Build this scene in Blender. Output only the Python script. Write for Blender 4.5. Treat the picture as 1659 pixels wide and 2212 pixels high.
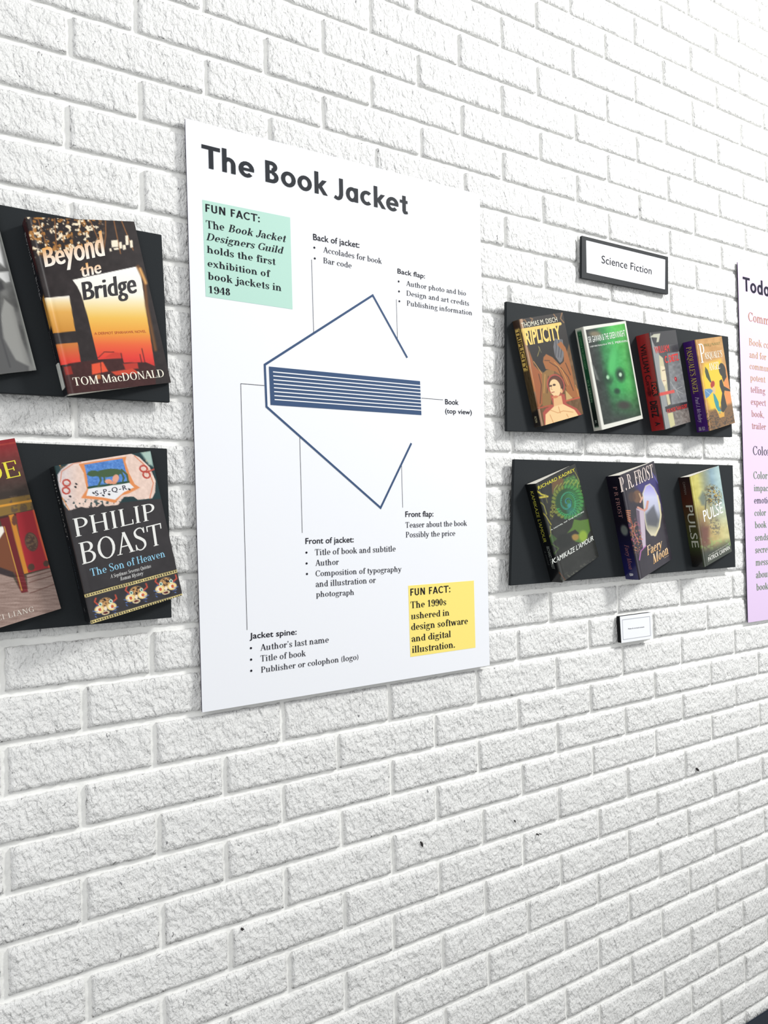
import bpy, bmesh, math, random
import numpy as np
from mathutils import Matrix, Vector

for o in list(bpy.data.objects): bpy.data.objects.remove(o)
scene = bpy.context.scene
C = scene.collection
Z0 = 1.8845                      # floor to the level from which heights on the wall are measured
PI = math.pi

# ---------------------------------------------------------------- camera
cam_d = bpy.data.cameras.new('camera'); cam = bpy.data.objects.new('camera', cam_d); C.objects.link(cam)
M = ((0.84543442, -0.53339494, -0.02702729), (-0.01630791, 0.02479985, -0.99955941), (0.53383021, 0.84550269, 0.01226809))
R3 = Matrix(((M[0][0], -M[1][0], -M[2][0]), (M[0][1], -M[1][1], -M[2][1]), (M[0][2], -M[1][2], -M[2][2])))
cam.matrix_world = Matrix.Translation((-0.20249, -1.12609, Z0-0.53109)) @ R3.to_4x4()
cam_d.sensor_fit = 'HORIZONTAL'; cam_d.sensor_width = 36.0; cam_d.lens = 36.0*1631.5/1659
cam_d.clip_start = .02; cam_d.clip_end = 50
scene.camera = cam

# ---------------------------------------------------------------- light
world = bpy.data.worlds.new('world'); scene.world = world; world.use_nodes = True
bg = world.node_tree.nodes['Background']; bg.inputs[0].default_value = (.97, .985, 1, 1); bg.inputs[1].default_value = .67

def area(name, loc, target, sx, sy, power, col=(1, 1, 1)):
    l = bpy.data.lights.new(name, 'AREA'); l.shape = 'RECTANGLE'; l.size = sx; l.size_y = sy; l.energy = power; l.color = col
    o = bpy.data.objects.new(name, l); C.objects.link(o); o.location = loc
    o.rotation_euler = (Vector(target)-Vector(loc)).to_track_quat('-Z', 'Y').to_euler(); return o

area('ceiling_and_fill_light', (2.4, -1.65, Z0+1.25), (1.4, 0, Z0+.05), .45, .45, 66, (1, .995, .97))
area('ceiling_and_fill_light', (-1.9, -2.3, Z0+.95), (.2, 0, Z0-.5), 2.0, 1.4, 20, (1, .995, .985))  # unseen soft fill, added on the left to brighten the book spines
scene.view_settings.view_transform = 'Standard'; scene.view_settings.look = 'None'
scene.view_settings.gamma = 1; scene.view_settings.use_curve_mapping = False
scene.view_settings.exposure = 0.19

# ---------------------------------------------------------------- helpers
def lin(c):
    return tuple((x/255/12.92 if x/255 <= .04045 else ((x/255+.055)/1.055)**2.4) for x in c)

def mat(name, rgb, rough=.5, spec=.5, coat=0.0, bump=None, art=False, metal=0.0, vary=0.0):
    m = bpy.data.materials.new(name); m.use_nodes = True; nt = m.node_tree; b = nt.nodes['Principled BSDF']
    b.inputs['Roughness'].default_value = rough; b.inputs['Specular IOR Level'].default_value = spec
    b.inputs['Coat Weight'].default_value = coat; b.inputs['Coat Roughness'].default_value = .08; b.inputs['Metallic'].default_value = metal
    if art:
        a = nt.nodes.new('ShaderNodeAttribute'); a.attribute_name = 'art'; nt.links.new(a.outputs['Color'], b.inputs['Base Color'])
    elif vary:
        tc = nt.nodes.new('ShaderNodeTexCoord'); n = nt.nodes.new('ShaderNodeTexNoise'); n.inputs['Scale'].default_value = 9; n.inputs['Detail'].default_value = 4
        nt.links.new(tc.outputs['Object'], n.inputs['Vector'])
        r = nt.nodes.new('ShaderNodeValToRGB'); c = lin(rgb)
        r.color_ramp.elements[0].color = tuple(x*(1-vary) for x in c)+(1,); r.color_ramp.elements[1].color = tuple(min(1, x*(1+vary)) for x in c)+(1,)
        nt.links.new(n.outputs['Fac'], r.inputs['Fac']); nt.links.new(r.outputs['Color'], b.inputs['Base Color'])
    else: b.inputs['Base Color'].default_value = lin(rgb)+(1,)
    if bump:
        tc = nt.nodes.new('ShaderNodeTexCoord'); n = nt.nodes.new('ShaderNodeTexNoise'); n.inputs['Scale'].default_value = bump[0]; n.inputs['Detail'].default_value = 5
        mp = nt.nodes.new('ShaderNodeMapping'); mp.inputs['Scale'].default_value = bump[2] if len(bump) > 2 else (1, 1, 1)
        bp = nt.nodes.new('ShaderNodeBump'); bp.inputs['Distance'].default_value = bump[1]; bp.inputs['Strength'].default_value = 1
        nt.links.new(tc.outputs['Object'], mp.inputs[0]); nt.links.new(mp.outputs[0], n.inputs['Vector']); nt.links.new(n.outputs['Fac'], bp.inputs['Height']); nt.links.new(bp.outputs[0], b.inputs['Normal'])
    return m

def mesh_obj(name, verts, faces, material, parent=None, smooth=False, cols=None):
    me = bpy.data.meshes.new(name); me.from_pydata([tuple(map(float, v)) for v in verts], [], [tuple(map(int, f)) for f in faces]); me.materials.append(material)
    if cols is not None:
        at = me.color_attributes.new('art', 'FLOAT_COLOR', 'POINT')
        c = np.ones((len(verts), 4), np.float32); c[:, :3] = cols; at.data.foreach_set('color', c.ravel())
    if smooth: me.polygons.foreach_set('use_smooth', [True]*len(me.polygons))
    o = bpy.data.objects.new(name, me); C.objects.link(o)
    if parent is not None: o.parent = parent
    return o

def tag(o, label=None, cat=None, group=None, kind=None):
    for k, v in (('label', label), ('category', cat), ('group', group), ('kind', kind)):
        if v: o[k] = v
    return o

def prism(quad, y0, y1, bevel=0.0):
    # quad: TL, TR, BR, BL as (x, z) on the wall; y0 = back, y1 = front (towards the room)
    bm = bmesh.new(); f = [bm.verts.new((x, y1, z)) for x, z in quad]; b = [bm.verts.new((x, y0, z)) for x, z in quad]
    bm.faces.new(f); bm.faces.new(b[::-1])
    for i in range(4): bm.faces.new((f[i], b[i], b[(i+1) % 4], f[(i+1) % 4]))
    bmesh.ops.recalc_face_normals(bm, faces=bm.faces[:])
    if bevel: bmesh.ops.bevel(bm, geom=bm.edges[:], offset=bevel, segments=2, affect='EDGES')
    return bm

def bm_obj(name, bm, material, parent=None):
    me = bpy.data.meshes.new(name); bm.to_mesh(me); bm.free(); me.materials.append(material)
    o = bpy.data.objects.new(name, me); C.objects.link(o)
    if parent is not None: o.parent = parent
    return o

def box(name, x0, x1, y0, y1, z0, z1, material, parent=None, bevel=0.0):
    return bm_obj(name, prism([(x0, z1), (x1, z1), (x1, z0), (x0, z0)], y1, y0, bevel), material, parent)

def homography(src, dst):
    A, b = [], []
    for (x, y), (u, v) in zip(src, dst):
        A += [[x, y, 1, 0, 0, 0, -u*x, -u*y], [0, 0, 0, x, y, 1, -v*x, -v*y]]; b += [u, v]
    h = np.append(np.linalg.solve(np.array(A, float), np.array(b, float)), 1).reshape(3, 3)
    def f(x, y):
        x, y = np.asarray(x, float), np.asarray(y, float); w = h[2, 0]*x+h[2, 1]*y+h[2, 2]
        return (h[0, 0]*x+h[0, 1]*y+h[0, 2])/w, (h[1, 0]*x+h[1, 1]*y+h[1, 2])/w
    return f
UNIT = [(0, 0), (1, 0), (1, 1), (0, 1)]          # u to the right, v downwards

def hash2(i, j, seed):
    n = (i*374761393+j*668265263+seed*1442695041) & 0xffffffff
    n = ((n ^ (n >> 13))*1274126177) & 0xffffffff
    return ((n ^ (n >> 16)) & 0xffff)/65535.0

def vnoise(x, y, seed=0):
    xi, yi = np.floor(x).astype(np.int64), np.floor(y).astype(np.int64); fx, fy = x-xi, y-yi
    fx, fy = fx*fx*(3-2*fx), fy*fy*(3-2*fy)
    a, b = hash2(xi, yi, seed), hash2(xi+1, yi, seed); c, d = hash2(xi, yi+1, seed), hash2(xi+1, yi+1, seed)
    return (a*(1-fx)+b*fx)*(1-fy)+(c*(1-fx)+d*fx)*fy

class Art:
    """Printed picture held as one colour per point of a fine grid. Shapes are drawn in the units of a
    drawing sheet whose four corners are the four corners of the printed face."""
    def __init__(s, nx, ny, quad, base):
        s.nx, s.ny = nx, ny; v, u = np.meshgrid(np.linspace(0, 1, ny), np.linspace(0, 1, nx), indexing='ij')
        s.u, s.v = u, v; s.to = homography(quad, UNIT); s.x, s.y = homography(UNIT, quad)(u, v)
        s.c = np.empty((ny, nx, 3)); s.c[:] = base
        q = np.array(quad, float); s.px = (np.linalg.norm(q[1]-q[0])/nx+np.linalg.norm(q[3]-q[0])/ny)/2
    def put(s, m, col, a=1.0):
        m = (np.clip(m, 0, 1)*a)[..., None]; s.c = s.c*(1-m)+np.asarray(col, float)*m
    def dist(s, pts, closed=False):
        d = np.full(s.x.shape, 1e9); n = len(pts)
        for i in range(n if closed else n-1):
            (ax, ay), (bx, by) = pts[i], pts[(i+1) % n]; ex, ey = bx-ax, by-ay; L = ex*ex+ey*ey or 1e-9
            t = np.clip(((s.x-ax)*ex+(s.y-ay)*ey)/L, 0, 1); d = np.minimum(d, np.hypot(s.x-ax-t*ex, s.y-ay-t*ey))
        return d
    def mask(s, pts, soft=0):
        ins = np.zeros(s.x.shape, bool); n = len(pts)
        for i in range(n):
            (ax, ay), (bx, by) = pts[i], pts[(i+1) % n]
            if ay == by: continue
            k = ((ay > s.y) != (by > s.y)) & (s.x < (bx-ax)*(s.y-ay)/(by-ay)+ax); ins ^= k
        d = s.dist(pts, True); soft = max(soft, s.px*.8)
        return np.clip(.5+np.where(ins, d, -d)/soft, 0, 1)
    def poly(s, pts, col, soft=0, a=1.0): s.put(s.mask(pts, soft), col, a)
    def line(s, pts, w, col, soft=0, a=1.0):
        soft = max(soft, s.px*.8); s.put((w/2-s.dist(pts))/soft+.5, col, a)
    def emask(s, cx, cy, rx, ry, rot=0, soft=.15):
        a = math.radians(rot); dx, dy = s.x-cx, s.y-cy; X = dx*math.cos(a)+dy*math.sin(a); Y = -dx*math.sin(a)+dy*math.cos(a)
        return np.clip((1-np.hypot(X/rx, Y/ry))/soft+.5, 0, 1)
    def ell(s, cx, cy, rx, ry, col, rot=0, soft=.15, a=1.0): s.put(s.emask(cx, cy, rx, ry, rot, soft), col, a)
    def ring(s, cx, cy, rx, ry, w, col, rot=0):
        s.put(s.emask(cx, cy, rx+w/2, ry+w/2, rot, .1)-s.emask(cx, cy, rx-w/2, ry-w/2, rot, .1), col)
    def ramp(s, t, stops):
        ks = [k for k, _ in stops]; return np.stack([np.interp(t, ks, [c[i] for _, c in stops]) for i in range(3)], -1)
    def rough(s, scale, amp, seed=1, m=1.0, sx=1.0):
        n = vnoise(s.x/scale/sx, s.y/scale, seed)*.6+vnoise(s.x/scale*2.3/sx, s.y/scale*2.3, seed+7)*.4
        s.c = np.clip(s.c+((n-.5)*2*amp*m)[..., None], 0, 255)
    def specks(s, scale, thr, col, seed=1, m=1.0, a=1.0, sx=1.0):
        n = vnoise(s.x/scale/sx, s.y/scale, seed)*.65+vnoise(s.x/scale*2.1, s.y/scale*2.1, seed+3)*.35
        s.put(np.clip((n-thr)*12, 0, 1)*m, col, a)
    def linear(s):
        c = np.clip(s.c, 0, 255)/255; return np.where(c <= .04045, c/12.92, ((c+.055)/1.055)**2.4)

class Sheet:
    """Puts lettering and flat shapes on a surface: pos(u, v, lift) gives the 3-D point."""
    def __init__(s, quad, w, h, pos): s.to = homography(quad, UNIT); s.w, s.h, s.pos = w, h, pos
    def pts(s, pts, lift=.0004): return [s.pos(*s.to(*p), lift) for p in pts]
    def write(s, glyphs, bl, br, tl, tr=None, lift=.0005, cols=None):
        """fit drawn glyphs between baseline ends bl, br and the cap line starting at tl"""
        v, f = glyphs; v = np.array(v); x0, x1 = v[:, 0].min(), v[:, 0].max()
        q = []
        for p in (bl, br, tl)+((tr,) if tr else ()): a, b = s.to(*p); q.append(np.array([a*s.w, b*s.h]))
        if not tr:
            e = q[1]-q[0]; n = np.array([e[1], -e[0]])/np.linalg.norm(e); hgt = abs(np.dot(q[2]-q[0], n)); q[2] = q[0]+n*hgt; q.append(q[1]+n*hgt)
        X = ((v[:, 0]-x0)/(x1-x0))[:, None]; Y = v[:, 1][:, None]
        P = (q[0]*(1-X)+q[1]*X)*(1-Y)+(q[2]*(1-X)+q[3]*X)*Y
        fine = [0.0]*len(v)                    # overlapping pen strokes are layered a few microns apart
        for k, q_ in enumerate(f):
            for i in q_: fine[i] = (k*.618034 % 1)*6e-5
        out = [s.pos(a/s.w, b/s.h, lift+d) for (a, b), d in zip(P, fine)]
        c = None
        if cols is not None: t = np.clip(v[:, 1:2], 0, 1); c = (np.array(lin(cols[1]))*(1-t)+np.array(lin(cols[0]))*t)*.82
        return out, f, c

class Batch:
    def __init__(s): s.v, s.f, s.c = [], [], []
    def add(s, r):
        v, f = r[0], r[1]; n = len(s.v); s.v += list(v); s.f += [tuple(i+n for i in q) for q in f]
        if len(r) > 2 and r[2] is not None: s.c += [tuple(x) for x in r[2]]
        return s
    def build(s, name, m, parent): return mesh_obj(name, s.v, s.f, m, parent, cols=np.array(s.c) if s.c else None)

def write_each(name, sheet, items, m, parent, lift=.0005):
    """every line of lettering is an object of its own"""
    for g, bl, br, tl in items: Batch().add(sheet.write(g, bl, br, tl, lift=lift)).build(name, m, parent)

def strip(sheet, pts, w, lift=.0005):
    """a printed line of width w (metres) along pts, mitred"""
    q = [np.array([a*sheet.w, b*sheet.h]) for a, b in (sheet.to(*p) for p in pts)]; L, Rr = [], []
    for i, p in enumerate(q):
        a = q[i]-q[i-1] if i else q[1]-q[0]; b = q[i+1]-q[i] if i+1 < len(q) else a
        a = a/np.linalg.norm(a); b = b/np.linalg.norm(b); t = a+b; t = t/np.linalg.norm(t); n = np.array([-t[1], t[0]]); k = w/2/max(.3, np.dot(n, [-a[1], a[0]]))
        L.append(p+n*k); Rr.append(p-n*k)
    v = [sheet.pos(p[0]/sheet.w, p[1]/sheet.h, lift) for p in L+Rr]; n = len(q)
    return v, [(i, i+1, n+i+1, n+i) for i in range(n-1)]

# ---------------------------------------------------------------- lettering
# A small serif face drawn with pen primitives (stems, hairlines, rings, diagonals), cap height = 1.
class Face:
    def __init__(s, T=.15, t=.045, X=.66, sl=.085, st=.04):
        s.T, s.t, s.X, s.sl, s.st = T, t, X, sl, st
        s.cache = {}
    def quad(s, a, b, c, d):
        n = len(s.v); s.v += [a, b, c, d]; s.f.append((n, n+1, n+2, n+3))
    def V(s, x, y0, y1, b=1, tp=1, w=None):
        w = s.T if w is None else w; l = s.sl; h = s.st
        s.quad((x, y0), (x+w, y0), (x+w, y1), (x, y1))
        for y, k in ((y0, b), (y1-h, tp)):
            if k: s.quad((x-(l if k != 3 else 0), y), (x+w+(l if k != 2 else 0), y), (x+w+(l if k != 2 else 0), y+h), (x-(l if k != 3 else 0), y+h))
    def H(s, x0, x1, y, w=None):
        w = s.t if w is None else w
        s.quad((x0, y), (x1, y), (x1, y+w), (x0, y+w))
    def R(s, cx, cy, rx, ry, a0=0, a1=360, T=None, t=None):
        T = s.T if T is None else T; t = s.t if t is None else t
        n = max(3, int(abs(a1-a0)/20)); p = None
        for i in range(n+1):
            a = math.radians(a0+(a1-a0)*i/n); c, q = math.cos(a), math.sin(a)
            o = (cx+rx*c, cy+ry*q); k = (cx+(rx-T)*c, cy+(ry-t)*q)
            if p: s.quad(p[0], o, k, p[1])
            p = (o, k)
    def D(s, x0, y0, x1, y1, w):
        s.quad((x0-w/2, y0), (x0+w/2, y0), (x1+w/2, y1), (x1-w/2, y1))
    def F(s, x, y, r):
        n = len(s.v); s.v += [(x+r*math.cos(k*math.pi/4), y+r*math.sin(k*math.pi/4)) for k in range(8)]
        s.f.append(tuple(range(n, n+8)))
    def P(s, pts, ws):
        # smooth stroke through pts with a width at each
        q = []; N = len(pts)
        for i in range(N-1):
            p0, p1, p2, p3 = pts[max(i-1, 0)], pts[i], pts[i+1], pts[min(i+2, N-1)]
            for j in range(4):
                u = j/4
                c = [.5*(2*p1[k]+(p2[k]-p0[k])*u+(2*p0[k]-5*p1[k]+4*p2[k]-p3[k])*u*u+(3*p1[k]-p0[k]-3*p2[k]+p3[k])*u**3) for k in (0, 1)]
                q.append((c[0], c[1], ws[i]*(1-u)+ws[i+1]*u))
        q.append((pts[-1][0], pts[-1][1], ws[-1])); p = None
        for i in range(len(q)):
            a, b = q[max(i-1, 0)], q[min(i+1, len(q)-1)]
            dx, dy = b[0]-a[0], b[1]-a[1]; L = math.hypot(dx, dy) or 1; w = q[i][2]/2
            c = ((q[i][0]-dy/L*w, q[i][1]+dx/L*w), (q[i][0]+dy/L*w, q[i][1]-dx/L*w))
            if p: s.quad(p[0], p[1], c[1], c[0])
            p = c
    def sf(s, x, y, w=.2):          # free serif centred on x
        s.quad((x-w/2, y), (x+w/2, y), (x+w/2, y+s.st), (x-w/2, y+s.st))
    def glyph(s, ch):
        if ch in s.cache: return s.cache[ch]
        s.v, s.f = [], []; T, t, X, V, H, R, D, F, P, sf = s.T, s.t, s.X, s.V, s.H, s.R, s.D, s.F, s.P, s.sf
        st = s.st; w = .6; m = X/2; hT = T*.55
        if ch == 'A': D(.1, 0, .4, 1, t*1.3); D(.68, 0, .4, 1, T*1.1); H(.2, .58, .32); sf(.1, 0, .24); sf(.68, 0, .28); w = .8
        elif ch == 'B': V(.1, 0, 1, 2, 2); H(.1, .36, 1-t); H(.1, .36, .52); H(.1, .38, 0); R(.34, .76, .28, .24, -90, 90); R(.36, .28, .32, .28, -90, 90); w = .74
        elif ch == 'C': R(.44, .5, .39, .52, 40, 320); V(.71, .68, 1, 0, 0, t); w = .8
        elif ch == 'D': V(.1, 0, 1, 2, 2); H(.1, .4, 1-t); H(.1, .4, 0); R(.38, .5, .42, .5, -90, 90); w = .86
        elif ch in 'EF':
            V(.1, 0, 1, 2 if ch == 'E' else 1, 2); H(.1, .62, 1-t); H(.1, .48, .5); V(.6, .76, 1, 0, 0, t); V(.46, .4, .64, 0, 0, t)
            if ch == 'E': H(.1, .66, 0); V(.64, 0, .27, 0, 0, t)
            w = .72 if ch == 'E' else .68
        elif ch == 'G': R(.44, .5, .39, .52, 40, 300); V(.64, .02, .42, 0, 1); V(.7, .68, 1, 0, 0, t); w = .86
        elif ch == 'H': V(.1, 0, 1); V(.62, 0, 1); H(.1, .7, .5); w = .88
        elif ch == 'I': V(.12, 0, 1); w = .4
        elif ch == 'J': V(.3, .2, 1, 0, 1); P([(.3+T/2, .25), (.3, .04), (.12, -.02), (.06, .14)], [T, T*.6, t, T*.6]); F(.1, .14, hT); w = .54
        elif ch == 'K': V(.1, 0, 1); D(.22, .4, .66, 1, t*1.4); D(.72, 0, .38, .6, T*1.1); sf(.66, 1-st, .22); sf(.72, 0, .26); w = .84
        elif ch == 'L': V(.1, 0, 1, 2, 1); H(.1, .62, 0); V(.6, 0, .28, 0, 0, t); w = .68
        elif ch == 'M': V(.12, 0, 1, 1, 2, t*1.3); D(.5, 0, .18, 1, T*1.1); D(.5, 0, .82, 1, t*1.3); V(.78, 0, 1, 1, 3); w = 1.06
        elif ch == 'N': V(.12, 0, 1, 1, 2, t*1.3); D(.7, 0, .16, 1, T*1.1); V(.69, 0, 1, 0, 1, t*1.3); w = .86
        elif ch == 'O': R(.44, .5, .39, .52); w = .88
        elif ch == 'P': V(.1, 0, 1, 1, 2); H(.1, .36, 1-t); H(.1, .36, .46); R(.34, .73, .3, .27, -90, 90); w = .7
        elif ch == 'Q': R(.44, .5, .39, .52); P([(.4, .12), (.56, .06), (.66, -.14), (.86, -.14)], [t, T*.9, T*.9, t]); w = .88
        elif ch == 'R': V(.1, 0, 1, 1, 2); H(.1, .36, 1-t); H(.1, .36, .5); R(.34, .75, .29, .25, -90, 90); P([(.4, .5), (.54, .36), (.6, .08), (.78, .03)], [t, T, T, t]); w = .8
        elif ch == 'S': P([(.54, .78), (.46, .97), (.28, 1.0), (.12, .87), (.16, .66), (.34, .52), (.5, .36), (.52, .14), (.34, -.01), (.16, .04), (.09, .24)], [t, t, t, T*.75, T, T*1.05, T, T*.75, t, t, t]); V(.52, .74, 1, 0, 0, t); V(.07, 0, .27, 0, 0, t); w = .64
        elif ch == 'T': V(.33, 0, 1, 1, 0); H(.05, .76, 1-t); V(.05, .74, 1, 0, 0, t); V(.72, .74, 1, 0, 0, t); w = .8
        elif ch == 'U': V(.12, .28, 1, 0, 1); V(.68, .28, 1, 0, 1, t*1.3); R(.12+.3, .3, .3, .32, 180, 360, T*.8); w = .86
        elif ch in 'VYXWZ':
            if ch == 'V': D(.38, 0, .1, 1, T*1.1); D(.38, 0, .68, 1, t*1.3); sf(.1, 1-st, .28); sf(.68, 1-st, .22); w = .78
            if ch == 'Y': D(.38, .45, .1, 1, T*1.1); D(.4, .45, .68, 1, t*1.3); V(.32, 0, .5, 1, 0); sf(.1, 1-st, .28); sf(.68, 1-st, .22); w = .78
            if ch == 'X': D(.66, 0, .12, 1, T*1.1); D(.1, 0, .64, 1, t*1.3); [sf(a, b, .24) for a in (.12, .65) for b in (0, 1-st)]; w = .78
            if ch == 'W': D(.32, 0, .1, 1, T); D(.32, 0, .56, 1, t*1.3); D(.76, 0, .54, 1, T); D(.76, 0, 1.0, 1, t*1.3); sf(.1, 1-st, .26); sf(.55, 1-st, .24); sf(1.0, 1-st, .2); w = 1.1
            if ch == 'Z': D(.14, 0, .58, 1, T*1.1); H(.08, .64, 1-t); H(.08, .66, 0); V(.08, .76, 1, 0, 0, t); V(.63, 0, .26, 0, 0, t); w = .72
        elif ch == 'a': V(.36, .08, X-.14, 0, 0); P([(.36+T/2, X-.2), (.34, X-.03), (.2, X-.01), (.1, X-.14)], [T, T*.6, t, t]); F(.12, X-.14, hT); R(.25, .17, .2, .19, 60, 300); P([(.36+T*.6, .1), (.48, .0), (.58, .07)], [T, T*.6, t]); w = .6
        elif ch in 'bdpq':
            if ch == 'b': V(.1, 0, 1, 0, 2); R(.36, m, .26, m+.01, -125, 125)
            if ch == 'p': V(.1, -.3, X, 1, 2); R(.36, m, .26, m+.01, -125, 125)
            if ch == 'd': V(.44, 0, 1, 3, 2); R(.32, m, .26, m+.01, 55, 305)
            if ch == 'q': V(.44, -.3, X, 1, 0); R(.32, m, .26, m+.01, 55, 305)
            w = .68
        elif ch == 'c': R(.33, m, .27, m+.01, 40, 315); F(.5, X-.15, hT); w = .58
        elif ch == 'e': R(.32, m, .27, m+.01, 0, 312); H(.1, .57, m-t/2); w = .62
        elif ch == 'f': V(.16, 0, .8, 1, 0); P([(.16+T/2, .76), (.24, .97), (.38, 1.0), (.46, .9)], [T, T*.6, t, t]); F(.44, .9, hT); H(.04, .4, X-t); w = .44
        elif ch == 'g': R(.28, X-.2, .22, .21); P([(.44, X-.08), (.56, X-.0), (.62, X-.06)], [t, t, T*.6]); P([(.2, .24), (.1, .14), (.2, .05), (.44, .0), (.54, -.14), (.4, -.28), (.16, -.28), (.06, -.15), (.16, .03)], [t, t*1.3, T*.7, T*.8, T*.7, t, t, T*.6, t]); w = .62
        elif ch == 'h': V(.1, 0, 1, 1, 2); V(.46, 0, X-.22, 1, 0); P([(.1+T, X-.22), (.26, X-.04), (.42, X-.03), (.46+T/2, X-.24)], [t, t, T*.7, T]); w = .74
        elif ch == 'i': V(.1, 0, X, 1, 2); F(.1+T/2, .9, T*.56); w = .36
        elif ch == 'j': V(.16, -.1, X, 0, 2); P([(.16+T/2, -.06), (.14, -.26), (.02, -.27), (-.02, -.2)], [T, T*.6, t, t]); F(0, -.2, hT); F(.16+T/2, .9, T*.56); w = .38
        elif ch == 'k': V(.1, 0, 1, 1, 2); D(.24, .26, .5, X, t*1.4); D(.58, 0, .36, .42, T); sf(.5, X-st, .22); sf(.58, 0, .24); w = .7
        elif ch == 'l': V(.1, 0, 1, 1, 2); w = .36
        elif ch == 'm':
            V(.1, 0, X, 1, 2)
            for x in (.46, .82): V(x, 0, X-.22, 1, 0); P([(x-.36+T, X-.22), (x-.2, X-.04), (x-.04, X-.03), (x+T/2, X-.24)], [t, t, T*.7, T])
            w = 1.1
        elif ch == 'n': V(.1, 0, X, 1, 2); V(.46, 0, X-.22, 1, 0); P([(.1+T, X-.22), (.26, X-.04), (.42, X-.03), (.46+T/2, X-.24)], [t, t, T*.7, T]); w = .74
        elif ch == 'o': R(.33, m, .28, m+.01); w = .66
        elif ch == 'r': V(.1, 0, X, 1, 2); P([(.1+T, X-.25), (.28, X-.05), (.4, X-.01), (.46, X-.12)], [t, t, t, t]); F(.44, X-.12, hT); w = .52
        elif ch == 's': P([(.4, X-.14), (.34, X-.03), (.22, X-.01), (.11, X-.12), (.16, X-.25), (.3, .29), (.42, .17), (.34, .02), (.2, .0), (.09, .14)], [t, t, t, T*.7, T*.8, T*.9, T*.8, t*1.3, t, t]); V(.4, X-.2, X, 0, 0, t); V(.07, 0, .2, 0, 0, t); w = .52
        elif ch == 't': V(.14, .12, .86, 0, 0); P([(.14+T/2, .16), (.22, .01), (.34, .01), (.4, .1)], [T, T*.6, t, t]); H(.03, .38, X-t); w = .42
        elif ch == 'u': V(.1, .2, X, 0, 2); V(.46, 0, X, 3, 2); P([(.1+T/2, .24), (.16, .03), (.32, .01), (.46, .18)], [T, T*.7, t, t]); w = .74
        elif ch in 'vwxyz':
            if ch in 'vy': D(.32, 0, .1, X, T); D(.32, 0, .54, X, t*1.4); sf(.1, X-st, .24); sf(.55, X-st, .2); w = .64
            if ch == 'y': P([(.31, .02), (.24, -.2), (.12, -.28), (.04, -.2)], [t*1.4, t, t, t]); F(.06, -.2, hT)
            if ch == 'w': D(.28, 0, .1, X, T); D(.28, 0, .46, X, t*1.4); D(.62, 0, .46, X, T); D(.62, 0, .8, X, t*1.4); sf(.1, X-st, .22); sf(.46, X-st, .2); sf(.82, X-st, .18); w = .92
            if ch == 'x': D(.52, 0, .12, X, T); D(.1, 0, .5, X, t*1.4); [sf(a, b, .2) for a in (.12, .5) for b in (0, X-st)]; w = .64
            if ch == 'z': D(.12, 0, .44, X, T); H(.06, .5, X-t); H(.06, .52, 0); w = .58
        elif ch in '0O': R(.3, .5, .25, .51); w = .6
        elif ch == '1': V(.24, 0, 1, 1, 0); P([(.08, .82), (.2, .86), (.26, .98)], [t, t, t]); w = .6
        elif ch == '4': V(.34, 0, 1, 1, 0); D(.06, .28, .38, 1, t*1.3); H(.04, .58, .27); w = .6
        elif ch == '8': R(.3, .76, .2, .25); R(.3, .26, .24, .27); w = .6
        elif ch == '9': R(.3, .7, .25, .31); P([(.5, .75), (.52, .4), (.4, .05), (.2, .0), (.12, .12)], [T, T, T*.6, t, t]); F(.14, .14, hT); w = .6
        elif ch == ',': F(.14, .07, hT); P([(.18, .06), (.18, -.06), (.1, -.16)], [T*.6, t, t]); w = .28
        elif ch == '.': F(.14, .07, hT*1.1); w = .28
        elif ch == ':': F(.14, .07, hT*1.1); F(.14, X-.1, hT*1.1); w = .28
        elif ch == "'": F(.12, .95, hT); P([(.16, .94), (.16, .84), (.08, .74)], [T*.6, t, t]); w = .26
        elif ch == '(': R(.42, .4, .34, .7, 130, 230, hT*1.2, t); w = .34
        elif ch == ')': R(-.08, .4, .34, .7, -50, 50, hT*1.2, t); w = .34
        elif ch == '-': H(.04, .3, m, t*1.6); w = .36
        elif ch == '_': w = .2
        elif ch == '*': F(.1, .38, .1); w = .3
        else: w = .3
        s.cache[ch] = (s.v, s.f, w)
        return s.cache[ch]
    def text(s, string, italic=0.0, track=0.0):
        v, f, x = [], [], 0
        for ch in string:
            if ch == ' ': x += .32+track; continue
            gv, gf, w = s.glyph(ch); n = len(v)
            v += [(x+a+italic*b, b) for a, b in gv]; f += [tuple(i+n for i in q) for q in gf]
            x += w+track
        return v, f

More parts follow.
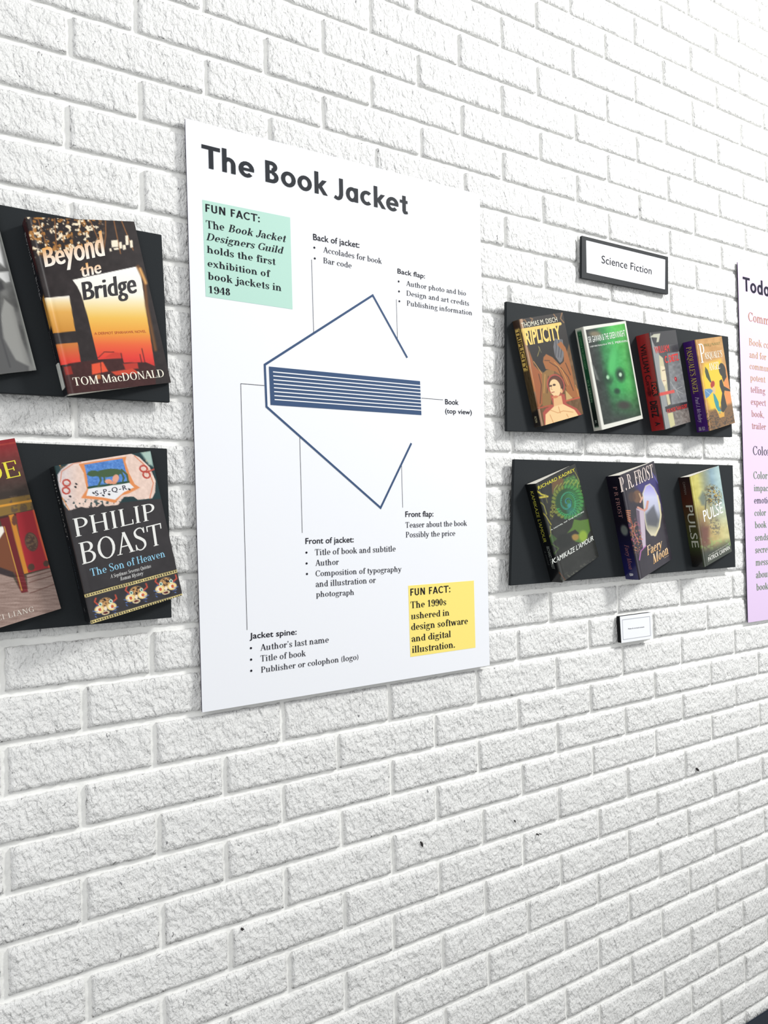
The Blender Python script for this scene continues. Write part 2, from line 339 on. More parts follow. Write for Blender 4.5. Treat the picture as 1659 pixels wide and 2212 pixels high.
class Geo(Face):
    """heavy geometric sans for headings"""
    def glyph(s, ch):
        if ch in s.cache: return s.cache[ch]
        s.v, s.f = [], []; T, X, H, R, D, F, P = s.T, s.X, s.H, s.R, s.D, s.F, s.P; k = T*.86; m = X/2
        V = lambda x, a, b, w=T: Face.V(s, x, a, b, 0, 0, w)
        r = .35; w = .7
        if ch == 'T': V(.29, 0, 1); H(0, .78, 1-k, k); w = .76
        elif ch == 'h': V(.06, 0, 1.06); V(.44, 0, m+.06); R(.35, X-.29, .29, .29, 0, 165, T, k); w = .72
        elif ch in 'oce':
            R(.36, m, .35, m+.015, 0 if ch == 'o' else (48 if ch == 'c' else 8), 360 if ch == 'o' else (312 if ch == 'c' else 318), T, k)
            if ch == 'e': H(.1, .7, m-k*.38, k*.76)
            w = .74 if ch != 'c' else .64
        elif ch == 'B': V(.07, 0, 1); H(.1, .4, 1-k, k); H(.1, .4, .5-k*.35, k*.8); H(.1, .4, 0, k); R(.36, .755, .27, .245, -90, 90, T, k); R(.38, .28, .3, .28, -90, 90, T, k); w = .74
        elif ch == 'k': V(.06, 0, 1.06); D(.24, .3, .56, X, T*1.15); D(.6, 0, .3, .42, T*1.15); w = .68
        elif ch == 'J': V(.22, .2, 1); P([(.22+T/2, .24), (.27, .08), (.14, -.0), (-.02, .07)], [T, T*.95, k*.95, k]); w = .5
        elif ch in 'ad': V(.46, 0, X if ch == 'a' else 1.06); R(.34, m, .32, m+.015, 0, 360, T, k); w = .72
        elif ch == 't': V(.14, .12, .92); P([(.14+T/2, .2), (.27, .07), (.44, .09)], [T, k, k*.8]); H(0, .44, X-k*.95, k*.9); w = .48
        elif ch == 'y': D(.32, .0, .12, X, T*1.1); D(.24, -.3, .56, X, T*1.1); w = .66
        elif ch == 'F': V(.07, 0, 1); H(.1, .56, 1-k, k); H(.1, .5, .44, k); w = .6
        elif ch == 'U': V(.06, .3, 1); V(.52, .3, 1); R(.39, .32, .33, .33, 180, 360, T, k); w = .8
        elif ch == 'N': V(.07, 0, 1); V(.58, 0, 1); D(.67, 0, .18, 1, T*1.2); w = .88
        elif ch == 'A': D(.1, 0, .4, 1, T*1.1); D(.7, 0, .4, 1, T*1.1); H(.18, .62, .22, k*.9); w = .8
        elif ch == 'C': R(.46, .5, .44, .51, 45, 315, T, k); w = .8
        elif ch == ':': F(.14, .1, T*.62); F(.14, X-.1, T*.62); w = .3
        s.cache[ch] = (s.v, s.f, w); return s.cache[ch]

GEO = Geo(T=.2, X=.7)
GEOB = Geo(T=.17, X=.7)
ROMAN = Face()
BODY = Face(T=.13, t=.05)
BOLD = Face(T=.165, t=.055, sl=.075, st=.05)
TRAJAN = Face(T=.125, t=.05, sl=.06, st=.03)

def sans(string, bold=0.0, italic=0.0, track=1.0):
    if bold < 0 or (bold > 0 and 'M' in string):             # pointed letters: overprint instead of swelling the outline
        v, f = sans(string, 0, italic, track); n = len(v); b = abs(bold)*1.6
        return [(x+d, y) for d in (-b, 0, b) for x, y in v], [tuple(i+k*n for i in q) for k in range(3) for q in f]
    c = bpy.data.curves.new('lettering', 'FONT'); c.body = string; c.size = 1; c.offset = bold; c.shear = italic
    c.space_character = track; c.resolution_u = 3
    o = bpy.data.objects.new('lettering', c)
    me = bpy.data.meshes.new_from_object(o)
    v = [(a.co.x, a.co.y) for a in me.vertices]; f = [tuple(p.vertices) for p in me.polygons]
    bpy.data.objects.remove(o); bpy.data.curves.remove(c); bpy.data.meshes.remove(me)
    k = 1/.682                                    # cap height of the face -> 1
    return [(a*k, b*k) for a, b in v], f

# ---------------------------------------------------------------- materials of the setting
def brick_material():
    m = bpy.data.materials.new('painted_split_brick'); m.use_nodes = True; nt = m.node_tree; b = nt.nodes['Principled BSDF']; N, Lk = nt.nodes.new, nt.links.new
    b.inputs['Roughness'].default_value = .55; b.inputs['Specular IOR Level'].default_value = .35
    tc = N('ShaderNodeTexCoord'); oi = N('ShaderNodeObjectInfo'); sc = N('ShaderNodeVectorMath'); sc.operation = 'MULTIPLY_ADD'
    sc.inputs[1].default_value = (7.3, 3.1, 5.7); cb = N('ShaderNodeCombineXYZ')
    for i in range(3): Lk(oi.outputs['Random'], cb.inputs[i])
    Lk(cb.outputs[0], sc.inputs[0]); Lk(tc.outputs['Object'], sc.inputs[2])
    mp = N('ShaderNodeMapping'); mp.inputs['Rotation'].default_value = (0, .45, 0); mp.inputs['Scale'].default_value = (1.25, 1, .8); Lk(sc.outputs[0], mp.inputs[0])
    def noise(scale, det, rough, dist):
        n = N('ShaderNodeTexNoise'); n.inputs['Scale'].default_value = scale; n.inputs['Detail'].default_value = det
        n.inputs['Roughness'].default_value = rough; n.inputs['Distortion'].default_value = dist; Lk(mp.outputs[0], n.inputs['Vector']); return n
    def bump(h, dist, prev=None):
        k = N('ShaderNodeBump'); k.inputs['Distance'].default_value = dist; Lk(h, k.inputs['Height'])
        if prev: Lk(prev.outputs[0], k.inputs['Normal'])
        return k
    n1, n2, n0 = noise(120, 3, .5, .15), noise(300, 2, .5, 0), noise(42, 2, .5, .3)
    k = bump(n2.outputs['Fac'], .0012, bump(n1.outputs['Fac'], .0060, bump(n0.outputs['Fac'], .0050))); Lk(k.outputs[0], b.inputs['Normal'])
    # pinholes the paint did not reach
    n3 = noise(150, 2, .5, .8); r = N('ShaderNodeValToRGB'); e = r.color_ramp.elements
    e[0].position = .245; e[0].color = (.25, .25, .26, 1); e[1].position = .28; e[1].color = (.79, .79, .778, 1)
    Lk(n3.outputs['Fac'], r.inputs['Fac']); Lk(r.outputs['Color'], b.inputs['Base Color'])
    return m
M_BRICK = brick_material()
M_MORTAR = mat('painted_mortar', (246, 246, 243), .6, .3, bump=(140, .0012))
M_BASE = mat('navy_rubber_base', (30, 38, 52), .45, .4, vary=.1)
M_FLOOR = mat('grey_carpet', (150, 150, 148), .95, .1, bump=(400, .002))

# ---------------------------------------------------------------- the brick wall
U, HB, JT = .1016, .2032/3, .0095           # half a brick with its joint, a course, the joint
LINE = {-7: -.039, -6: 0, -5: .04, -4: .022, -3: .015, -2: -.045, -1: -.089, 0: -.078, 1: -.07, 2: -.05, 3: -.06, 4: .03, 5: -.02, 6: -.03,
        7: -.04, 8: -.03, 9: -.05, 10: .06, 11: .055, 12: .033, 13: .07, 14: .02, 15: -.017, 16: -.039, 17: .005, 18: -.019, 19: -.026, 20: -.029, 21: -.04}
OFF = {(1, -4): -.067, (3, -4): -.021, (7, -4): -.028, (3, -2): .027, (5, -2): .034, (0, -1): -.038, (4, -5): .034, (7, -6): -.048, (8, -7): .035,
       (1, 10): -.038, (0, 11): .028, (1, 12): -.029, (2, 13): .023, (7, 12): -.038, (6, 13): -.024, (8, 13): -.028, (7, 14): -.044, (10, 17): .123,
       (8, 19): .07, (7, 20): .057, (9, 20): .044, (-1, 14): .033, (2, 17): .05, (9, 10): -.119, (11, 10): -.098, (14, 13): .052}
def line_z(v): return Z0-(v+LINE.get(v, .02*math.sin(v*2.3)))*HB
def joint_x(k, r): return (k+OFF.get((k, r), .03*math.sin(k*5.1+r*3.7)))*U
R0, R1, K0, K1 = -15, 28, -15, 32
X0, X1 = -1.42, 3.1
wall = box('wall_back', X0, X1, .0048, .11, 0, line_z(R0), M_MORTAR); wall['kind'] = 'structure'
rnd = random.Random(4)

def brick_mesh(seed, nx, nz):
    r = random.Random(seed); hx, hz = U-JT/2, HB/2-JT/2
    bm = bmesh.new(); g = {}
    for j in range(nz+1):
        for i in range(nx+1):
            a, c = i/nx, j/nz; x, z = (2*a-1)*hx, (2*c-1)*hz
            n = vnoise(np.array(a*9+seed*13.1), np.array(c*3.2+seed*5.7), 3)*.6+vnoise(np.array(a*24+seed*3.1), np.array(c*9+seed*1.7), 5)*.4
            y = -.0022*float(n-.5)*2; ex, ez = min(i, nx-i), min(j, nz-j)
            if ex == 0 or ez == 0:
                y = .0008+r.uniform(-.0006, .0006); w = r.uniform(-.0011, .0007)
                if ex == 0: x += w*(1 if i == 0 else -1)*-1
                if ez == 0: z += w*(1 if j == 0 else -1)*-1
            g[i, j] = bm.verts.new((x, y, z))
    for j in range(nz):
        for i in range(nx): bm.faces.new((g[i, j], g[i+1, j], g[i+1, j+1], g[i, j+1]))
    loop = [(i, 0) for i in range(nx)]+[(nx, j) for j in range(nz)]+[(i, nz) for i in range(nx, 0, -1)]+[(0, j) for j in range(nz, 0, -1)]
    back = {p: bm.verts.new((g[p].co.x*1.006, .0060, g[p].co.z*1.02)) for p in loop}
    for a, b in zip(loop, loop[1:]+loop[:1]): bm.faces.new((g[b], g[a], back[a], back[b]))
    me = bpy.data.meshes.new('brick'); bm.to_mesh(me); bm.free(); me.materials.append(M_BRICK)
    me.polygons.foreach_set('use_smooth', [True]*len(me.polygons)); return me
MESHES = [brick_mesh(s+1, 26, 9) for s in range(14)]
CHEAP = [brick_mesh(s+1, 5, 2) for s in range(4)]

bricks = []
for r in range(R0, R1):
    zt, zb = line_z(r), line_z(r+1)
    if zb < .01: zb = .0
    if zt < .02: continue
    for k in range(K0, K1):
        if (k+r) % 2 == 0: continue           # a joint stands at k when k and r differ in parity
        a, b = max(joint_x(k, r), X0), min(joint_x(k+2, r), X1)
        if b-a < .03: continue
        bricks.append(((a+b)/2, (zt+zb)/2, (b-a)/(2*U), (zt-zb)/HB))
cp = Vector(cam.location)
def view_size(b):                              # how large a brick shows in the photograph
    p = R3.transposed() @ (Vector((b[0], 0, b[1]))-cp)
    if p.z > -.05: return 0
    x, y = p.x/-p.z*1631.5, p.y/-p.z*1631.5
    m = 60
    return 1/p.z**2*abs((Vector((b[0], 0, b[1]))-cp).normalized().y) if abs(x) < 829.5+m and abs(y) < 1106+m else 0
bricks.sort(key=view_size, reverse=True)
near, far = bricks[:300], bricks[300:]
for n, (x, z, sx, sz) in enumerate(near):
    o = bpy.data.objects.new('brick', MESHES[rnd.randrange(14)]); C.objects.link(o); o.parent = wall
    o.location = (x, rnd.uniform(-.0008, .0008), z); o.scale = (sx, 1, sz)
    o.rotation_euler = (0, PI if rnd.random() < .5 else 0, 0)
bm = bmesh.new()
for x, z, sx, sz in far:
    seen = view_size((x, z)) > 0
    n0 = len(bm.verts); bm.from_mesh(MESHES[rnd.randrange(14)] if seen or -.7 < x < 2.6 else CHEAP[rnd.randrange(4)]); bm.verts.ensure_lookup_table()
    for v in bm.verts[n0:]: v.co = Vector((x+v.co.x*sx, v.co.y, z+v.co.z*sz))
o = bm_obj('outer_bricks', bm, M_BRICK, wall); o['kind'] = 'stuff'
o.data.polygons.foreach_set('use_smooth', [True]*len(o.data.polygons))

# chips and pinholes left in the paint
M_PIT = mat('bare_pit', (52, 50, 50), .9, .1)
for n, (x, z, rr, ang) in enumerate([(.5676, -1.1111, .0055, 1.9), (1.3597, -1.1351, .0060, 2.3), (.2264, -1.1577, .002, .2), (.8485, -1.1628, .0016, 0), (.856, -1.1637, .0009, 0), (.789, -1.1213, .0012, 0), (.79, -1.124, .0009, 0)]):
    vs = []
    for i in range(10):
        a = i*PI/5; q = rr*(1+.25*math.sin(i*2.7+n)); X, Y = math.cos(a)*q, math.sin(a)*q*(.36 if rr > .004 else .8)
        vs.append((x+X*math.cos(ang)-Y*math.sin(ang), z+X*math.sin(ang)+Y*math.cos(ang)))
    v = [(a, -.0042, Z0+c) for a, c in vs]+[(x+(a-x)*.8, .002, Z0+z+(c-z)*.8) for a, c in vs]
    mesh_obj('paint_chip', v, [tuple(range(10)), tuple(range(19, 9, -1))]+[(i, (i+1) % 10, 10+(i+1) % 10, 10+i) for i in range(10)], M_PIT, wall)

baseb = bm_obj('baseboard_back', prism([(X0, .1), (X1, .1), (X1, 0), (X0, 0)], -.0022, -.0065, .0012), M_BASE); baseb['kind'] = 'structure'
bm = bmesh.new()
fl = box('floor', X0, X1, -3.2, .11, -.06, 0, M_FLOOR); fl['kind'] = 'structure'

# ---------------------------------------------------------------- boards and posters
def W(q): return [(x, z+Z0) for x, z in q]
M_BOARD = mat('black_foam_board', (33, 37, 40), .7, .2, bump=(900, .00015))
M_PAD = mat('black_mounting_tape', (16, 17, 19), .8, .2)
def board(quad, label, group='black display boards holding the books'):
    q = W(quad); o = bm_obj('display_board', prism(q, -.011, -.018, .0006), M_BOARD); tag(o, label, 'board', group)
    xa, xb = q[0][0], q[1][0]
    for fx in (.03, .93):
        x = xa+(xb-xa)*fx; zc = (q[0][1]+q[3][1])/2+((q[1][1]+q[2][1])/2-(q[0][1]+q[3][1])/2)*fx
        box('mounting_strip', x, x+.025, -.0112, -.0005, zc-.1, zc+.1, M_PAD, o)
    return o
board([(.7926, -.1088), (1.5115, -.1), (1.5151, -.3472), (.7841, -.3624)], 'black board with four books under the small framed sign')
board([(.8011, -.4169), (1.5132, -.4168), (1.5109, -.6665), (.7821, -.6621)], 'black board with three books above the small white card')
board([(-.60, -.094), (.1219, -.0992), (.1284, -.3468), (-.61, -.351)], 'black board at the left edge holding the sunset bridge book')
board([(-.60, -.4080), (.1226, -.4155), (.1236, -.664), (-.61, -.661)], 'black board at the lower left edge holding the red temple book')

def bil(q, y):
    f = homography(UNIT, q)
    def pos(u, v, lift=0):
        x, z = f(u, v); return (float(x), y-lift, float(z))
    return pos
def zz(x0, y0, s): return lambda x, y: (x0+x/s, y0+y/s)

M_INK = mat('dark_grey_ink', (46, 49, 54), .55, .12)
M_INK2 = mat('black_ink', (22, 22, 32), .55, .12)
M_NAVY = mat('slate_blue_ink', (62, 84, 118), .55, .12)
M_WHITEB = mat('white_poster_stock', (234, 236, 241), .5, .25)
M_WHITEI = mat('white_ink', (236, 238, 241), .4, .5)

PQ = W([(.1643, .0892), (.7393, .0929), (.731, -.8106), (.1687, -.8117)])
poster = bm_obj('poster', prism(PQ, -.0096, -.0100), M_WHITEB)
M_EDGE = mat('shadow_gap_backing', (52, 46, 68), .7, .2)  # dark purple colour stands in for the shadow gap behind the poster edges
bm_obj('gap_shade_backing', prism([(x+(.0003 if i in (0, 3) else -.0003), z+(.0003 if i > 1 else -.0003)) for i, (x, z) in enumerate(PQ)], -.0058, -.0096), M_EDGE, poster)
tag(poster, 'large white poster about the book jacket with a blue line diagram', 'poster')
for z in (-.05, -.42, -.75):
    box('mounting_strip', .2, .7, -.0067, -.0005, Z0+z-.02, Z0+z, M_PAD, poster)
PS = Sheet([(400, 255), (1036, 420), (1058, 1437), (437, 1539)], .572, .904, bil(PQ, -.0100))
A, B2, Cc, E8 = zz(390, 240, 3.253), zz(640, 460, 3.95), zz(500, 1080, 2.86), zz(500, 740, 3.606)
t = Batch(); t.add(PS.write(GEO.text('The Book Jacket', 0, .04), A(150, 392), A(1598, 728), A(150, 233))); t.build('title_text', M_INK, poster)
# green and yellow fact boxes
for nm, col, z, quad in (('green_fact_box', (180, 216, 203), A, [(153, 623), (770, 748), (787, 1393), (177, 1303)]), ('yellow_fact_box', (244, 224, 124), Cc, [(1092, 530), (1497, 498), (1507, 912), (1105, 970)])):
    p = PS.pts([z(*c) for c in quad], .0003); q = PS.pts([z(*c) for c in quad], -.0005)
    fb = mesh_obj(nm, p+q, [(0, 1, 2, 3), (7, 6, 5, 4)]+[(i, (i+1) % 4, 4+(i+1) % 4, 4+i) for i in range(4)], mat(nm, col, .55, .15), poster)
    t = Batch()
    if z is A:
        L = [(GEOB.text('FUN FACT:', 0, .05), (175, 707), (557, 783), (175, 652)), (BOLD.text('holds the first'), (185, 995), (668, 1082), (185, 945)),
             (BOLD.text('exhibition of'), (190, 1092), (632, 1168), (190, 1043)), (BOLD.text('book jackets in'), (192, 1182), (708, 1266), (192, 1130)), (BOLD.text('1948'), (197, 1278), (348, 1297), (197, 1228)),
             (BOLD.text('The'), (180, 822), (308, 842), (178, 767)), (BOLD.text('Book Jacket', .22), (335, 848), (742, 922), (333, 795)), (BOLD.text('Designers Guild', .22), (180, 906), (725, 1004), (180, 855))]
    else:
        L = [(GEOB.text('FUN FACT:', 0, .05), (1105, 592), (1352, 570), (1105, 548)), (BOLD.text('The 1990s'), (1106, 670), (1326, 648), (1106, 628)), (BOLD.text('ushered in'), (1109, 737), (1345, 713), (1109, 697)),
             (BOLD.text('design software'), (1110, 805), (1460, 765), (1110, 763)), (BOLD.text('and digital'), (1112, 877), (1355, 846), (1112, 836)), (BOLD.text('illustration.'), (1115, 945), (1380, 911), (1115, 903))]
    write_each('fact_text', PS, [(g, z(*a), z(*b), z(*c)) for g, a, b, c in L], M_INK2, fb, .0006)
H_ = [(A, 'Back of jacket:', (932, 905), (1257, 962), (932, 862)), (B2, 'Back flap:', (863, 515), (1098, 560), (863, 474)), (B2, 'Book', (1270, 1632), (1385, 1638), (1270, 1588)),
      (B2, '(top view)', (1270, 1708), (1497, 1720), (1270, 1668)), (Cc, 'Front flap:', (1074, 105), (1247, 102), (1074, 71)), (Cc, 'Front of jacket:', (457, 272), (755, 261), (457, 236)), (Cc, 'Jacket spine:', (112, 858), (402, 831), (112, 822))]
write_each('caption_heading', PS, [(sans(s, .010), z(*a), z(*b), z(*c)) for z, s, a, b, c in H_], M_INK2, poster)
B_ = [(A, 'Accolades for book', (1002, 993), (1415, 1075), (1002, 952)), (A, 'Bar code', (1003, 1068), (1202, 1105), (1003, 1028)),
      (B2, 'Author photo and bio', (937, 622), (1447, 707), (937, 578)), (B2, 'Design and art credits', (940, 705), (1474, 793), (940, 661)), (B2, 'Publishing information', (943, 790), (1500, 874), (943, 746)),
      (Cc, 'Teaser about the book', (1075, 172), (1455, 159), (1075, 137)), (Cc, 'Possibly the price', (1077, 232), (1382, 221), (1077, 197)),
      (Cc, 'Title of book and subtitle', (516, 342), (1014, 317), (516, 304)), (Cc, 'Author', (518, 407), (664, 399), (518, 370)), (Cc, 'Composition of typography', (520, 472), (1051, 442), (520, 436)),
      (Cc, 'and illustration or', (521, 538), (892, 511), (521, 500)), (Cc, 'photograph', (523, 600), (757, 586), (523, 565)),
      (Cc, "Author's last name", (178, 931), (601, 879), (178, 892)), (Cc, 'Title of book', (180, 999), (460, 964), (180, 960)), (Cc, 'Publisher or colophon (logo)', (183, 1067), (783, 985), (183, 1030))]
write_each('caption_text', PS, [(BODY.text(s), z(*a), z(*b), z(*c)) for z, s, a, b, c in B_], M_INK2, poster)
for z, pts in ((A, [(940, 960), (943, 1036)]), (B2, [(873, 585), (876, 670), (879, 754)]), (Cc, [(463, 325), (464, 392), (466, 457), (120, 915), (121, 986), (122, 1055)])):
    for x, y in pts:
        u, v = PS.to(*z(x, y)); Batch().add(([PS.pos(u+.0019/.572*math.cos(k*PI/4), v+.0019/.904*math.sin(k*PI/4), .0005) for k in range(8)], [tuple(range(8))])).build('bullet', M_INK2, poster)
t = Batch()
t.add(strip(PS, [(879.5, 772.9), (805, 638), (571.8, 787.9), (575.6, 878.7), (822, 1097), (888.4, 957.5)], .0036)).build('jacket_diagram', M_NAVY, poster)
t = Batch()
x = [E8(*c) for c in ((291, 187), (1468, 301), (1479, 565), (304, 486))]; t.add((PS.pts(x, .0005), [(0, 1, 2, 3)]))
jd = t.build('book_diagram', M_NAVY, poster)
t = Batch()
for k in range(8):
    f = k/7; a = (322+13*f, 229+215*f); b = (1472+8*f, 336+192*f); Batch().add(strip(PS, [E8(*a), E8(*b)], .0017, .0008)).build('page_line', M_WHITEI, jd)
t = Batch()
for L in ([(571, 832.9), (520, 828.7), (533.6, 1360.8)], [(647.5, 944.7), (652.8, 1151)], [(867.4, 1006.2), (869.7, 1096.4)], [(910.4, 860), (957, 863.7)], [B2(130, 398), B2(148, 1020)], [B2(853, 737), B2(863, 1070)]):
    Batch().add(strip(PS, L, .0007)).build('leader_line', M_INK2, poster)

# pink poster at the right edge
QQ = W([(1.5795, .099), (2.16, .101), (2.155, -.812), (1.5735, -.8095)])
pink = bm_obj('poster', prism(QQ, -.0061, -.0065), mat('pink_poster_stock', (216, 194, 225), .6, .15))
tag(pink, 'pale pink poster with orange and green text at the right edge', 'poster')
for z in (-.05, -.42, -.75): box('mounting_strip', 1.62, 2.1, -.0042, -.0005, Z0+z-.02, Z0+z, M_PAD, pink)
def flat(y):
    return lambda u, v, lift=0: (1.5+u, y-lift, Z0+.2-v)
bm_obj('gap_shade_backing', prism([(x+(.0003 if i in (0, 3) else -.0003), z+(.0003 if i > 1 else -.0003)) for i, (x, z) in enumerate(QQ)], -.0042, -.0061), M_EDGE, pink)  # same dark slab, shade of the gap put into its colour
# drawing unit: metres on the wall, x from 1.5, y down from .2
FS = Sheet(UNIT, 1, 1, flat(-.0065))
def pk(name, s, x, zb, cap, m, w, face=BODY, sn=False, ):
    g = GEO.text(s, 0, .04) if sn else face.text(s)
    v = g[0]; asp = (max(a[0] for a in v)-min(a[0] for a in v)); wd = cap*asp*(w if not sn else 1.08)
    return FS.write(g, (x-1.5, .2-zb), (x-1.5+wd, .2-zb), (x-1.5, .2-zb-cap))
PINK = [('title_text', (44, 44, 60), [('Today', 1.5984, 0.0288, 0.0359, 1.15, True)]), ('orange_heading', (205, 150, 112), [('Comm', 1.6174, -0.0459, 0.0229, 1.15, False)]), ('amber_text', (226, 184, 118), [('Book co', 1.6165, -0.108, 0.0181, 1.15, False), ('and for', 1.6167, -0.1395, 0.0167, 1.15, False), ('commun', 1.6162, -0.1687, 0.0162, 1.15, False), ('potent', 1.6172, -0.1985, 0.0165, 1.15, False)]), ('tan_text', (203, 150, 122), [('telling', 1.6166, -0.2283, 0.0164, 1.15, False), ('expect', 1.6164, -0.2595, 0.0164, 1.15, False), ('book,', 1.617, -0.2904, 0.0164, 1.15, False), ('trailer', 1.6168, -0.3211, 0.0162, 1.15, False)]), ('dark_text', (78, 86, 86), [('Color', 1.6182, -0.3876, 0.0225, 1.15, False), ('emotio', 1.6164, -0.5112, 0.0164, 1.15, False)]), ('green_text', (118, 156, 106), [('Color', 1.6167, -0.4485, 0.0185, 1.15, False), ('impact', 1.617, -0.4799, 0.0164, 1.15, False), ('color', 1.6162, -0.5428, 0.0163, 1.15, False), ('book', 1.6157, -0.5739, 0.0168, 1.15, False), ('sends', 1.615, -0.6058, 0.0168, 1.15, False), ('secret', 1.6141, -0.6373, 0.0168, 1.15, False), ('messa', 1.6139, -0.669, 0.017, 1.15, False), ('about', 1.6137, -0.7005, 0.017, 1.15, False), ('book', 1.6135, -0.7319, 0.0169, 1.15, False)])]
for name, col, lines in PINK:
    im = mat(name+'_ink', tuple(x*.84 for x in col), .6, .1)
    for s, x, zb, cap, wf, sn in lines: Batch().add(pk(name, s, x, zb, cap, None, wf, sn=sn)).build(name, im, pink)

# framed sign and the small card
SQ = W([[1.0164, 0.0628], [1.2994, 0.0642], [1.2958, -0.0233], [1.0121, -0.0274]])
sign = bm_obj('framed_sign', prism([(x, z) for x, z in SQ], -.0045, -.0085, .0003), mat('sign_backing', (30, 33, 37), .6, .3))
tag(sign, 'small black-framed white sign naming the genre above the right boards', 'sign')
Z6 = zz(1230, 480, 6.9125)
SS = Sheet([Z6(188, 200), Z6(1473, 517), Z6(1476, 1075), Z6(186, 828)], .281, .088, bil(SQ, -.011))
inner = [Z6(250, 262), Z6(1440, 553), Z6(1436, 1005), Z6(258, 752)]
uv = [SS.to(*p) for p in inner]
fr = bil(SQ, -.011); frb = bil(SQ, -.0085)
fv = [fr(*u) for u in UNIT]+[fr(*u) for u in uv]+[frb(*u) for u in UNIT]+[fr(u[0], u[1], -.0015) for u in uv]
ff = [(i, (i+1) % 4, 4+(i+1) % 4, 4+i) for i in range(4)]+[(8+i, 8+(i+1) % 4, (i+1) % 4, i) for i in range(4)]+[(4+i, 4+(i+1) % 4, 12+(i+1) % 4, 12+i) for i in range(4)]+[(11, 10, 9, 8)]
mesh_obj('frame', fv, ff, mat('black_sign_frame', (36, 39, 42), .6, .2), sign)
mesh_obj('sign_panel', [fr(u[0], u[1], -.0012) for u in uv]+[fr(u[0], u[1], -.0018) for u in uv], [(0, 1, 2, 3), (7, 6, 5, 4)], M_WHITEB, sign)
t = Batch(); t.add(SS.write(sans('Science Fiction', .0), Z6(485, 607), Z6(1232, 779), Z6(485, 492), lift=-.0007)); t.build('sign_text', M_INK2, sign)

CQ = W([(1.0958, -.7507), (1.199, -.7506), (1.1992, -.8084), (1.0979, -.8078)])
card = bm_obj('notice_card', prism(CQ, -.0028, -.0125, .0003), M_PAD); tag(card, 'small white card asking not to touch on a black block under the lower right board', 'notice')
pc = bil(CQ, -.0135)
mesh_obj('card_face', [pc(*u) for u in UNIT]+[pc(u[0], u[1], -.0012) for u in UNIT], [(0, 1, 2, 3), (7, 6, 5, 4)]+[(i, (i+1) % 4, 4+(i+1) % 4, 4+i) for i in range(4)], M_WHITEB, card)
Z5 = zz(1310, 1300, 11.85); CS = Sheet([Z5(357, 380), Z5(1160, 272), Z5(1182, 935), Z5(395, 1055)], .102, .0575, pc)
t = Batch(); t.add(CS.write(sans('Please do not touch artwork', .005), Z5(560, 706), Z5(972, 655), Z5(558, 676)))
t.build('card_text', M_INK2, card)
t = Batch()
ring_ = [Z5(408, 462), Z5(1112, 373), Z5(1133, 865), Z5(432, 968)]
for i in range(4): t.add(strip(CS, [ring_[i], ring_[(i+1) % 4]], .0007))
t.build('border_line', mat('grey_rule', (150, 152, 155), .5, .3), card)

# ---------------------------------------------------------------- books
M_ART = mat('printed_cover', (128, 128, 128), .4, .3, coat=.1, art=True)
M_GLOSS = mat('glossy_jacket', (128, 128, 128), .24, .28, coat=.25, art=True)
M_LET = mat('cover_lettering', (128, 128, 128), .4, .3, coat=.1, art=True)
M_PAGE = mat('page_edges', (238, 234, 222), .8, .2, bump=(60, .0006, (1, 40, 1)))
M_BACK = mat('back_board', (40, 40, 44), .5, .4)
THK = {}

